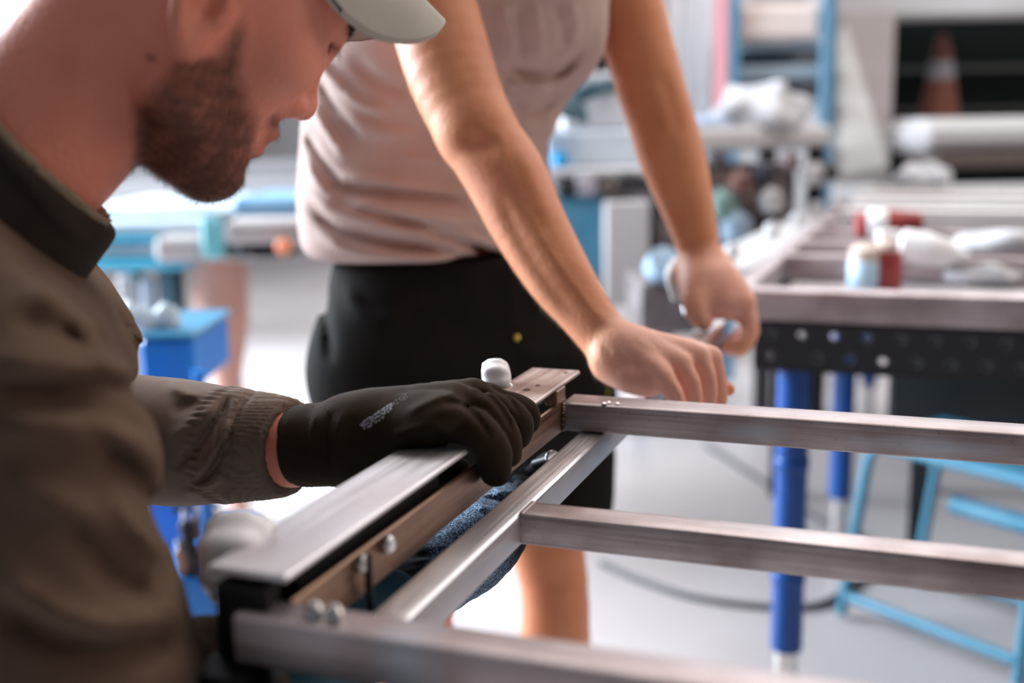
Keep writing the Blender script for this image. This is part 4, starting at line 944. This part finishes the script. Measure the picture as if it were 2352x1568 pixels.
meshobj('shirt_neckband', V5, Q5, fabric('beige_neckband', (.3, .24, .17), (.35, .28, .2)), man)
# trousers and shoes of the first man
tp_ = []
for h, k_, a in ((HIPR, KR, AR), (HIPL, KL, AL)):
    tp_ += CH([h, (h+k_)/2, k_], [.095, .088, .072], .03, 2)+CH([k_, k_*.5+a*.5, a], [.072, .068, .06], .02, 2)
tp_ += [RC(PELV-side*.06, PELV+side*.06, .13, .13, .04), WARP(.003, 14, seed=8)]
allp = np.array([p.c for p in tp_[:-1]]); V6, Q6 = sculpt(tp_, .008, allp.min(0)-.3, allp.max(0)+.3, 2)
meshobj('trousers', V6, Q6, FB_TROUS, man)
def shoe(a, fd, par, m):
    c = np.array([a[0], a[1], 0]); sp = [RC(c+(0, 0, .05), c+fd*.15+(0, 0, .035), .042, .034, .02), RC(c+(0, 0, .05), c+(0, 0, .10), .045, .045, .02), HS((0, 0, .004), (0, 0, -1), .004)]
    v, q = sculpt(sp, .006, c-(.22, .22, .05), c+(.22, .22, .2), 2); return meshobj('shoe', v, q, m, par)
M_SHOE = mat('black_leather', (.02, .018, .016), .5)
shoe(AR, facing, man, M_SHOE); shoe(AL, facing, man, M_SHOE)
stool2 = thing('work_stool', 'black round stool under the man in the cap', 'stool', (-.80, .46, 0))
MB().lathe([(.05, 0), (.17, .0), (.18, .03), (.15, .05)], (PELV[0], PELV[1], .385), n=24).build('seat', M_BLACKST, stool2, True, 50)
for k in range(4):
    an = k*pi/2+.4; MB().tube([(PELV[0]+.1*cos(an), PELV[1]+.1*sin(an), .39), (PELV[0]+.2*cos(an), PELV[1]+.2*sin(an), 0)], .014, 10).build('leg', M_BLACKST, stool2, True)

# ---- left glove gripping the angle iron
def glove_left():
    p = []
    p += CH([PT(706, 1022, .897), PT(760, 1020, .892), PT(815, 1012, .888)], [.0325, .0315, .0285], .01, 3)
    W0 = PT(820, 1010, .888)
    M = [PT(1000, 964, .868), PT(1035, 930, .885), PT(1082, 922, .905), PT(1112, 928, .925)]      # knuckles index..little
    for k, m in enumerate(M): p += CH([W0*(1-.12*k*.2)+PT(815, 985, .90)*(.12*k*.2), W0*.45+m*.55+U*.004, m], [.0265, .0225, .0185], .018, 3)
    p += [EL(PT(930, 985, .89), (.052, .018, .036), np.array([nrm(PT(1060, 930, .89)-W0), nrm(np.cross(nrm(PT(1060, 930, .89)-W0), nrm(M[3]-M[0]))), nrm(M[3]-M[0])]), .02)]
    f_ = [[M[0], PT(1090, 985, .860), PT(1128, 1035, .868), PT(1138, 1082, .882)],
          [M[1], PT(1112, 938, .878), PT(1158, 1000, .886), PT(1165, 1042, .898)],
          [M[2], PT(1148, 936, .905), PT(1188, 968, .915), PT(1190, 1002, .925)],
          [M[3], PT(1168, 932, .928), PT(1205, 946, .938), PT(1214, 970, .944)]]
    p += fingers(f_, [.0148, .0132, .0128, .0112], .007)
    p += CH([PT(850, 1050, .888), PT(930, 1090, .90), PT(1000, 1100, .915), PT(1050, 1080, .925)], [.0185, .016, .0135, .0115], .015, 3)
    return p, M
gp, MK = glove_left()
gs = [STROKE(p, w, a, .8, .95) for p, w, a in (([(765, 940), (750, 1000), (765, 1090)], 6, -.0022), ([(790, 940), (775, 1000), (790, 1090)], 6, .0018), ([(728, 938), (715, 1000), (725, 1090)], 7, .0014),
     ([(880, 1010), (960, 985), (1030, 975)], 12, .003), ([(930, 950), (1000, 915), (1060, 900)], 10, .002), ([(1010, 925), (1060, 930), (1100, 965), (1130, 1010)], 7, -.003), ([(1085, 895), (1125, 912), (1160, 955), (1180, 1000)], 6, -.0028),
     ([(1125, 890), (1165, 912), (1195, 950)], 5, -.0022), ([(980, 990), (1020, 1010), (1060, 1040)], 9, -.002), ([(812, 950), (805, 1000), (815, 1080)], 6, -.0014))]
gl1 = HS(PT(676, 1024, .905), -nrm(PT(760, 1020, .892)-PT(706, 1022, .897)), .003)
allp = np.array([p.c for p in gp]); V7, Q7 = sculpt(gp+[gl1]+gs+[WARP(.0005, 120, seed=6)], .0017, allp.min(0)-.06, allp.max(0)+.06, 2)
rel = V7-PT(706, 1022, .897); t7 = rel@ax_; NV7 = vnormals(V7, Q7); V7 = V7+NV7*(np.sin(t7*2*pi/.0032)*.00035*sstep(.045, .03, t7))[:, None]
gl = meshobj('glove', V7, Q7, FB_GLOVE, man); gl['label'] = 'black knit glove gripping the brown bar'
# worn white print on the back of the glove: small raised blobs snapped to the glove surface
from mathutils.bvhtree import BVHTree
bv = BVHTree.FromPolygons(V7.tolist(), Q7.tolist())
pr_ = MB(); glyph = {'a': [(0, 0), (.5, 1), (1, 0), (.25, .4), (.75, .4)], 'o': [(0, .5), (.3, 1), (.8, .9), (1, .4), (.6, 0), (.15, .1)], 'n': [(0, 0), (0, 1), (.5, .8), (1, .5), (1, 0)]}
def putdot(px, py, r):
    o_ = mathutils.Vector(CAM); d_ = mathutils.Vector(nrm(ray(px, py))); h = bv.ray_cast(o_, d_)
    if h[0] is not None:
        n_ = np.array(h[1]); pr_.lathe([(r, -.0004), (r, .0001), (r*.5, .0003)], np.array(h[0]), n_, 7)
gd = np.array([58, -38.])/np.hypot(58, 38); gn = np.array([gd[1], -gd[0]])
rr = random.Random(2)
for i in range(9):
    for dot in glyph['aonoaonan'[i]]:
        b = np.array([828, 974.])+gd*(i*9.5)+gd*dot[0]*6+gn*(-dot[1]*(15 if i < 6 else 10)); putdot(b[0]+rr.uniform(-1.5, 1.5), b[1]+rr.uniform(-1.5, 1.5), .0010)
for i in range(7):
    for q in range(2): b = np.array([895, 937.])+gd*i*8+gn*q*4+np.array([rr.uniform(-1, 1)]*2); putdot(b[0]+rr.uniform(-2, 2), b[1]+rr.uniform(-2, 2), .0006)
if pr_.n: pr_.build('glove_print', mat('worn_grey_print', (.36, .36, .38), .8), gl)
# ---- right glove beneath the frame, along the gap: pixel column/row taken on the plane z under the rail
def GP(x, y, z=.852): return PL(x, y, z)
RGC = [(995, 1328), (1078, 1268), (1140, 1205), (1190, 1146)]
rp_ = CH([GP(905, 1392), GP(945, 1355), GP(985, 1318)], [.0275, .0265, .027], .01, 3)
rp_ += CH([GP(*q) for q in RGC], [.030, .034, .032, .026], .012, 4)
fr_ = [[GP(1185, 1150, .855), GP(1215, 1105, .868), GP(1245, 1075, .872), GP(1262, 1058, .868)], [GP(1195, 1160, .85), GP(1235, 1120, .862), GP(1268, 1085, .864), GP(1285, 1072, .858)],
       [GP(1200, 1175, .845), GP(1248, 1140, .852), GP(1280, 1105, .85), GP(1292, 1095, .845)], [GP(1195, 1190, .84), GP(1245, 1160, .842), GP(1275, 1135, .84), GP(1288, 1125, .835)], [GP(1090, 1190, .862), GP(1130, 1125, .872), GP(1165, 1093, .874), GP(1192, 1072, .872)]]
rp_ += fingers(fr_, [.0112, .0115, .0112, .0105, .0118], .006)
rs = [STROKE(p, w, a, .8, 1.2) for p, w, a in (([(925, 1312), (975, 1302), (1030, 1292)], 4, .0018), ([(940, 1292), (990, 1284), (1040, 1272)], 4, .0018), ([(915, 1330), (965, 1320), (1020, 1312)], 4, .0018), ([(955, 1277), (1000, 1270), (1050, 1254)], 4, -.0018),
      ([(1110, 1140), (1150, 1150), (1190, 1150)], 6, -.004), ([(1130, 1125), (1165, 1130), (1200, 1125)], 6, .003), ([(1090, 1165), (1130, 1170), (1180, 1180)], 6, .003), ([(1150, 1100), (1185, 1110)], 5, -.003))]
allp = np.array([p.c for p in rp_]); V8, Q8 = sculpt(rp_+rs+[WARP(.001, 60, seed=9), WARP(.0004, 300, seed=10)], .0018, allp.min(0)-.06, allp.max(0)+.06, 2)
gx = proj(V8)[0]; k8 = np.clip(sstep(960, 1010, gx)*sstep(1205, 1130, gx), .06, 1)[:, None]     # knit body is blue-flecked, cuff and fingers dark
g2 = meshobj('glove', V8, Q8, FB_GLOVE2, man, np.ones((len(V8), 3))*k8); g2['label'] = 'speckled blue and black glove under the frame'
V9, Q9 = sculpt(CH([ELR, ELR*.4+GP(800, 1480, .85)*.6, GP(885, 1408)], [.052, .046, .032], .01, 3)+[WARP(.0012, 60, seed=2)], .003, np.minimum(ELR, GP(890, 1380))-.1, np.maximum(ELR, GP(890, 1380))+.1, 2); meshobj('sleeve', V9, Q9, fabric('teal_fleece', (.02, .07, .10), (.05, .12, .16), bump=.001, bscale=600), man)['label'] = 'teal fleece sleeve of the right arm below the frame'
q0, q1 = GP(896, 1398), GP(906, 1390); MB().tube(np.array([q0, q1]), .0290, 28).build('wristband', FB_WHITE, man, True, 50)

# ---- second man: standing, leaning with both bare hands on the rail
m2 = thing('person', 'standing man in pale pink T-shirt and black shorts leaning on the rail with bare hands', 'person', (-.78, 1.45, 0))
f2 = nrm([.93, -.37, 0]); s2 = np.array([f2[1], -f2[0], 0])   # his right
PEL = PT(1060, 850, 1.68); WAI = PT(1000, 520, 1.66); CH2 = PT(1090, -40, 1.56); NEC = PT(1160, -330, 1.50)
SR = PT(905, -230, 1.39); ER = PT(1092, 300, 1.30); WR = PT(1408, 800, 1.215)
SL = PT(1395, -270, 1.68); EL_ = PT(1512, 225, 1.66); WL = PT(1612, 600, 1.655)
kp = lambda L_: [PT(*q) for q in L_]
bd2 = CH([NEC, CH2, WAI, PEL], [.07, .13, .125, .14], .05, 3, (f2, 1.25))
bd2 += CH([SR, PT(985, 0, 1.355), PT(1038, 172, 1.325), ER], [.06, .054, .051, .045], .03, 4)
bd2 += CH([ER, PT(1159, 402, 1.287), PT(1215, 516, 1.27), PT(1282, 631, 1.25), PT(1346, 720, 1.232), WR], [.0435, .0452, .0415, .0362, .0288, .0262], .012, 4)
bd2 += CH([SL, PT(1440, 0, 1.67), PT(1490, 184, 1.66), PT(1516, 268, 1.66), PT(1541, 352, 1.66), PT(1568, 437, 1.658), PT(1592, 521, 1.656), WL], [.058, .053, .0495, .0475, .0475, .0415, .0335, .028], .03, 4)
# right hand on the rail
Wm = PT(1425, 808, 1.21)
KN = [PT(1522, 868, 1.178), PT(1562, 836, 1.195), PT(1602, 818, 1.213), PT(1632, 822, 1.232)]     # little .. index
for k, m in enumerate(KN): bd2 += CH([Wm, Wm*.42+m*.58+U*.003, m], [.0245, .0195, .0135], .014, 3)
bd2 += CH([PT(1400, 838, 1.20), PT(1440, 862, 1.19), PT(1492, 878, 1.185)], [.017, .0175, .0155], .016, 3)
FI = [[KN[0], PT(1548, 905, 1.172), PT(1552, 945, 1.178), PT(1540, 968, 1.19)], [KN[1], PT(1586, 880, 1.19), PT(1590, 932, 1.195), PT(1578, 962, 1.205)], [KN[2], PT(1622, 862, 1.21), PT(1624, 922, 1.215), PT(1610, 955, 1.225)], [KN[3], PT(1646, 864, 1.235), PT(1650, 915, 1.24), PT(1636, 948, 1.245)]]
bd2 += fingers(FI, [.0098, .0104, .0106, .0102], .0045)
bd2 += CH([PT(1470, 830, 1.225), PT(1560, 850, 1.245), PT(1630, 878, 1.262), PT(1672, 894, 1.262)], [.016, .0125, .0105, .0085], .01, 3)
# left hand on the rail further along
W2 = PT(1618, 622, 1.652)
K2 = [PT(1712, 695, 1.60), PT(1712, 712, 1.625), PT(1708, 705, 1.655), PT(1702, 690, 1.68)]      # index .. little
for m in K2: bd2 += CH([W2, W2*.5+m*.5+U*.006, m], [.031, .026, .0165], .016, 3)
F2_ = [[K2[0], PT(1722, 752, 1.59), PT(1702, 792, 1.585), PT(1672, 795, 1.59)], [K2[1], PT(1724, 760, 1.615), PT(1702, 798, 1.61), PT(1676, 798, 1.615)], [K2[2], PT(1720, 755, 1.645), PT(1700, 790, 1.64), PT(1680, 790, 1.64)], [K2[3], PT(1712, 745, 1.67), PT(1696, 778, 1.665), PT(1680, 780, 1.665)]]
bd2 += fingers(F2_, [.0125, .0125, .0120, .011], .005)
bd2 += CH([PT(1604, 645, 1.63), PT(1600, 690, 1.60), PT(1602, 722, 1.59), PT(1618, 742, 1.59)], [.025, .020, .015, .0115], .014, 3)+[RC(PT(1632, 655, 1.62), PT(1668, 700, 1.60), .030, .022, .02)]
# creases over the knuckles
bs2 = [STROKE(p, w, a, d0, d1) for p, w, a, d0, d1 in (
    ([(1536, 880), (1552, 905), (1560, 940)], 3.5, -.0032, 1.1, 1.3), ([(1576, 860), (1592, 895), (1598, 940)], 3.5, -.0032, 1.1, 1.3), ([(1612, 845), (1628, 885), (1632, 925)], 3.5, -.0032, 1.1, 1.3),
    ([(1385, 790), (1400, 815), (1425, 830)], 7, -.0022, 1.1, 1.35), ([(1450, 770), (1500, 800), (1550, 825)], 5, .0008, 1.1, 1.3), ([(1440, 790), (1490, 825), (1520, 850)], 5, .0008, 1.1, 1.3),
    ([(1060, 300), (1100, 335), (1150, 330)], 22, -.005, 1.2, 1.5), ([(1190, 330), (1230, 420), (1270, 520)], 22, .003, 1.1, 1.5), ([(1140, 430), (1190, 540), (1260, 650), (1340, 750)], 16, -.003, 1.1, 1.5), ([(1200, 480), (1270, 590), (1350, 700), (1400, 750)], 12, .002, 1.1, 1.5),
    ([(1510, 160), (1540, 230), (1560, 320)], 18, -.003, 1.5, 1.8), ([(1655, 742), (1680, 748), (1700, 750)], 6, -.003, 1.5, 1.7))]
# legs
HR2 = PEL+s2*.09+(0, 0, -.02); HL2 = PEL-s2*.09+(0, 0, -.02); KR2 = PT(960, 1330, 1.66); KL2 = PT(1272, 1330, 1.76); AR2 = np.array([KR2[0]-.02, KR2[1]-.02, .09]); AL2 = np.array([KL2[0]-.01, KL2[1]+.03, .09])
for h, k_, a in ((HR2, KR2, AR2), (HL2, KL2, AL2)):
    bd2 += CH([h, (h+k_)/2, k_, k_*.66+a*.34, k_*.3+a*.7, a], [.09, .072, .052, .055, .042, .034], .03, 3)
hd2 = NEC+f2*.07+(0, 0, .14); fq = nrm(f2*.75+np.array([0, 0, -.66])); uq = nrm(np.array([0, 0, .75])+f2*.66); sq_ = np.cross(fq, uq)
bd2 += head(hd2, fq, uq, sq_, 1.0)+CH([NEC, hd2-uq*.03], [.062, .056], .03, 1)
bd2 += CH([SR, NEC-(0, 0, .03), SL], [.062, .07, .062], .03, 3)
allp = np.array([p.c for p in bd2]); V, Q = sculpt(bd2+bs2, .0028, allp.min(0)-.2, allp.max(0)+.2, 3)
skinB = (.76, .33, .17)
colB = skincol(V, skinB, hd2, fq, uq, sq_, 1)
# hands a little pinker and paler
for c_0, r_0 in ((PT(1540, 850, 1.2), .09), (PT(1660, 700, 1.63), .09)):
    k_ = sstep(r_0*1.15, r_0*.6, np.linalg.norm(V-c_0, axis=1))[:, None]*.8; colB = colB*(1-k_)+np.array([.86, .50, .40])*k_
meshobj('body', V, Q, M_SKIN, m2, colB); NB = vnormals(V, Q)
# fair hair on the forearms, dark hair on the head
def limb_w(V, pts, rad):
    w_ = np.zeros(len(V)); 
    for i in range(len(pts)-1):
        a, b = pts[i], pts[i+1]; t = np.clip(((V-a)@(b-a))/((b-a)@(b-a)), 0, 1); w_ = np.maximum(w_, (np.linalg.norm(V-a-t[:, None]*(b-a), axis=1) < rad))
    return w_
wa = limb_w(V, [PT(1050, 200, 1.32), ER, PT(1215, 516, 1.27), PT(1395, 780, 1.22)], .06); idx = RNG.choice(len(V), 5200, p=wa/wa.sum())
strands('arm_hair', V[idx], NB[idx], nrm(WR-ER)-U*.3+np.zeros((len(idx), 3)), .010, .00005, M_HAIRL, m2)
wa = limb_w(V, [EL_, WL], .06); idx = RNG.choice(len(V), 2500, p=wa/wa.sum())
strands('arm_hair', V[idx], NB[idx], nrm(WL-EL_)-U*.3+np.zeros((len(idx), 3)), .010, .00005, M_HAIRL, m2)
a_, b_, c_ = headcoord(V, hd2, fq, uq, sq_, 1); hm = ((b_ > .07) | ((a_ < -.01) & (b_ > -.02))) & (a_*a_+b_*b_+c_*c_ < .17**2); idx = RNG.choice(len(V), 6000, p=hm/hm.sum())
strands('hair', V[idx], NB[idx], -uq*.6-fq+np.zeros((len(idx), 3)), .02, .0004, M_HAIRD, m2)
# T-shirt
HEM = PT(1000, 603, 1.5)
sh = CH([PT(1150, -230, 1.53), PT(1105, -60, 1.56), PT(1035, 110, 1.60), PT(990, 260, 1.63), PT(982, 400, 1.65), PT(985, 500, 1.66), PT(1000, 640, 1.67)], [.18, .200, .198, .190, .196, .202, .19], .03, 4, (f2, 1.25))
sh += [RC(PT(1220, 20, 1.52), PT(1290, 90, 1.56), .085, .055, .05)]
sh += CH([SR, PT(925, -120, 1.375)], [.085, .075], .04, 1)+CH([SL, PT(1415, -130, 1.68)], [.085, .074], .04, 1)
sh += CH([SR+(0, 0, .01), NEC-np.array([0, 0, .06]), SL+(0, 0, .01)], [.078, .085, .078], .06, 3)
sh += [HS(HEM, (.03, 0, -1), .03)]
ss_ = []
def so(pp, w, a): ss_.append(STROKE(pp, w, a, 1.25, 1.8))
for pp, w, a in (
    ([(700, 420), (760, 480), (900, 520), (1060, 545), (1160, 570)], 13, .012), ([(705, 470), (780, 530), (900, 560), (1050, 580)], 10, -.012), ([(735, 425), (850, 440), (980, 455), (1080, 470)], 10, -.010),
    ([(740, 400), (860, 415), (1000, 440), (1100, 440)], 9, .007), ([(760, 455), (880, 480), (1000, 500), (1110, 535)], 9, .010), ([(850, 500), (960, 520), (1060, 555), (1150, 590)], 8, -.010), ([(900, 490), (1000, 500), (1090, 510), (1140, 545)], 8, .009),
    ([(720, 530), (800, 575), (920, 590), (1060, 598)], 9, .008), ([(950, 540), (1050, 545), (1130, 585)], 7, -.008),
    ([(715, 120), (750, 170), (790, 200)], 9, .010), ([(730, 180), (770, 250), (830, 320)], 9, -.008), ([(710, 230), (750, 300), (800, 370)], 10, .010), ([(700, 300), (740, 370), (790, 430)], 9, -.010), ([(770, 200), (830, 240), (900, 260)], 9, .007), ([(700, 360), (730, 420), (780, 470)], 8, .008),
    ([(800, 130), (880, 190), (950, 210)], 16, -.006), ([(760, 260), (860, 300), (960, 310)], 15, .006), ([(900, 360), (1000, 370), (1060, 365)], 8, .006),
    ([(1150, 0), (1165, 60), (1180, 140)], 8, .005), ([(1190, 0), (1200, 70), (1210, 140)], 8, -.004), ([(1225, 0), (1240, 70), (1240, 140)], 9, .005), ([(1265, 0), (1290, 60), (1300, 120)], 10, -.005), ([(1310, 0), (1325, 50), (1320, 110)], 9, .004),
    ([(1160, 150), (1220, 175), (1290, 165), (1340, 110)], 10, -.012), ([(1165, 190), (1210, 200), (1270, 195)], 10, .008), ([(1170, 240), (1220, 260), (1280, 230)], 9, -.008), ([(1190, 290), (1230, 300), (1280, 280)], 10, .006)):
    so(pp, w*1.1, a*1.2)
allp = np.array([p.c for p in sh[:-1]]); V, Q = sculpt(sh+ss_+[WARP(.002, 20, seed=12)], .0042, allp.min(0)-.26, allp.max(0)+.26, 2)
meshobj('t_shirt', V, Q, FB_SHIRT, m2)
# black shorts
so2 = [RC(PEL-s2*.05+(0, 0, .02), PEL+s2*.05+(0, 0, .02), .165, .165, .06, 'u', (f2, 1.2)), RC(WAI-(0, 0, .1), PEL, .168, .175, .06, 'u', (f2, 1.2)), RC(PT(1100, 680, 1.67), PT(1180, 860, 1.69), .150, .155, .05, 'u', (f2, 1.1))]
HEMZ = .62
so2 += CH([PT(890, 860, 1.60), PT(930, 1100, 1.63), PT(955, 1400, 1.65)], [.108, .098, .09], .05, 3)+CH([PT(1235, 860, 1.74), PT(1268, 1050, 1.75), PT(1272, 1300, 1.76)], [.108, .092, .088], .05, 3)
so2 += [HS((0, 0, HEMZ), (0, 0, -1), .006), HS(PT(1000, 588, 1.6), (0, 0, 1), .01)]
fs = [STROKE(p, w, a, 1.3, 1.9) for p, w, a in (([(1172, 610), (1178, 700), (1180, 800)], 5, .004), ([(740, 640), (750, 740), (760, 840)], 10, -.010), ([(715, 610), (712, 670), (725, 730)], 12, .004), ([(790, 650), (830, 720), (930, 740)], 14, .006), ([(1180, 800), (1260, 820), (1340, 800)], 16, .006), ([(1200, 700), (1280, 740), (1330, 730)], 16, -.005))]
allp = np.array([p.c for p in so2[:-2]]); V, Q = sculpt(so2+fs+[WARP(.003, 16, seed=14)], .006, allp.min(0)-.25, allp.max(0)+.25, 2)
meshobj('shorts', V, Q, FB_TROUS, m2)
yp = MB(); bvs = BVHTree.FromPolygons(V.tolist(), Q.tolist())
for tri in ([(1362, 838), (1372, 850), (1382, 880), (1386, 905)],):
    P_ = [PT(x, y, 1.655) for x, y in tri]; yp.tube(crom(P_, 4), .0085, 8)
yp.build('yellow_pocket_edge', FB_YEL, m2, True)
fbt = MB(); h = bvs.ray_cast(mathutils.Vector(CAM), mathutils.Vector(nrm(ray(1186, 776))))
if h[0] is not None: fbt.lathe([(.002, -.002), (.0045, 0), (.0045, .002), (.002, .003)], np.array(h[0]), np.array(h[1]), 12).build('rivet', mat('brass', (.5, .4, .1), .35, 1), m2, True)
wl_ = MB()
shoe(AR2, f2, m2, M_SHOE); shoe(AL2, f2, m2, M_SHOE)
for a in (AR2, AL2):
    v, q = sculpt([RC(np.array([a[0], a[1], .06]), np.array([a[0], a[1], .2]), .044, .042, .01), WARP(.001, 60, seed=1)], .006, np.array([a[0]-.1, a[1]-.1, 0]), np.array([a[0]+.1, a[1]+.1, .3]), 1); meshobj('sock', v, q, FB_WHITE, m2)
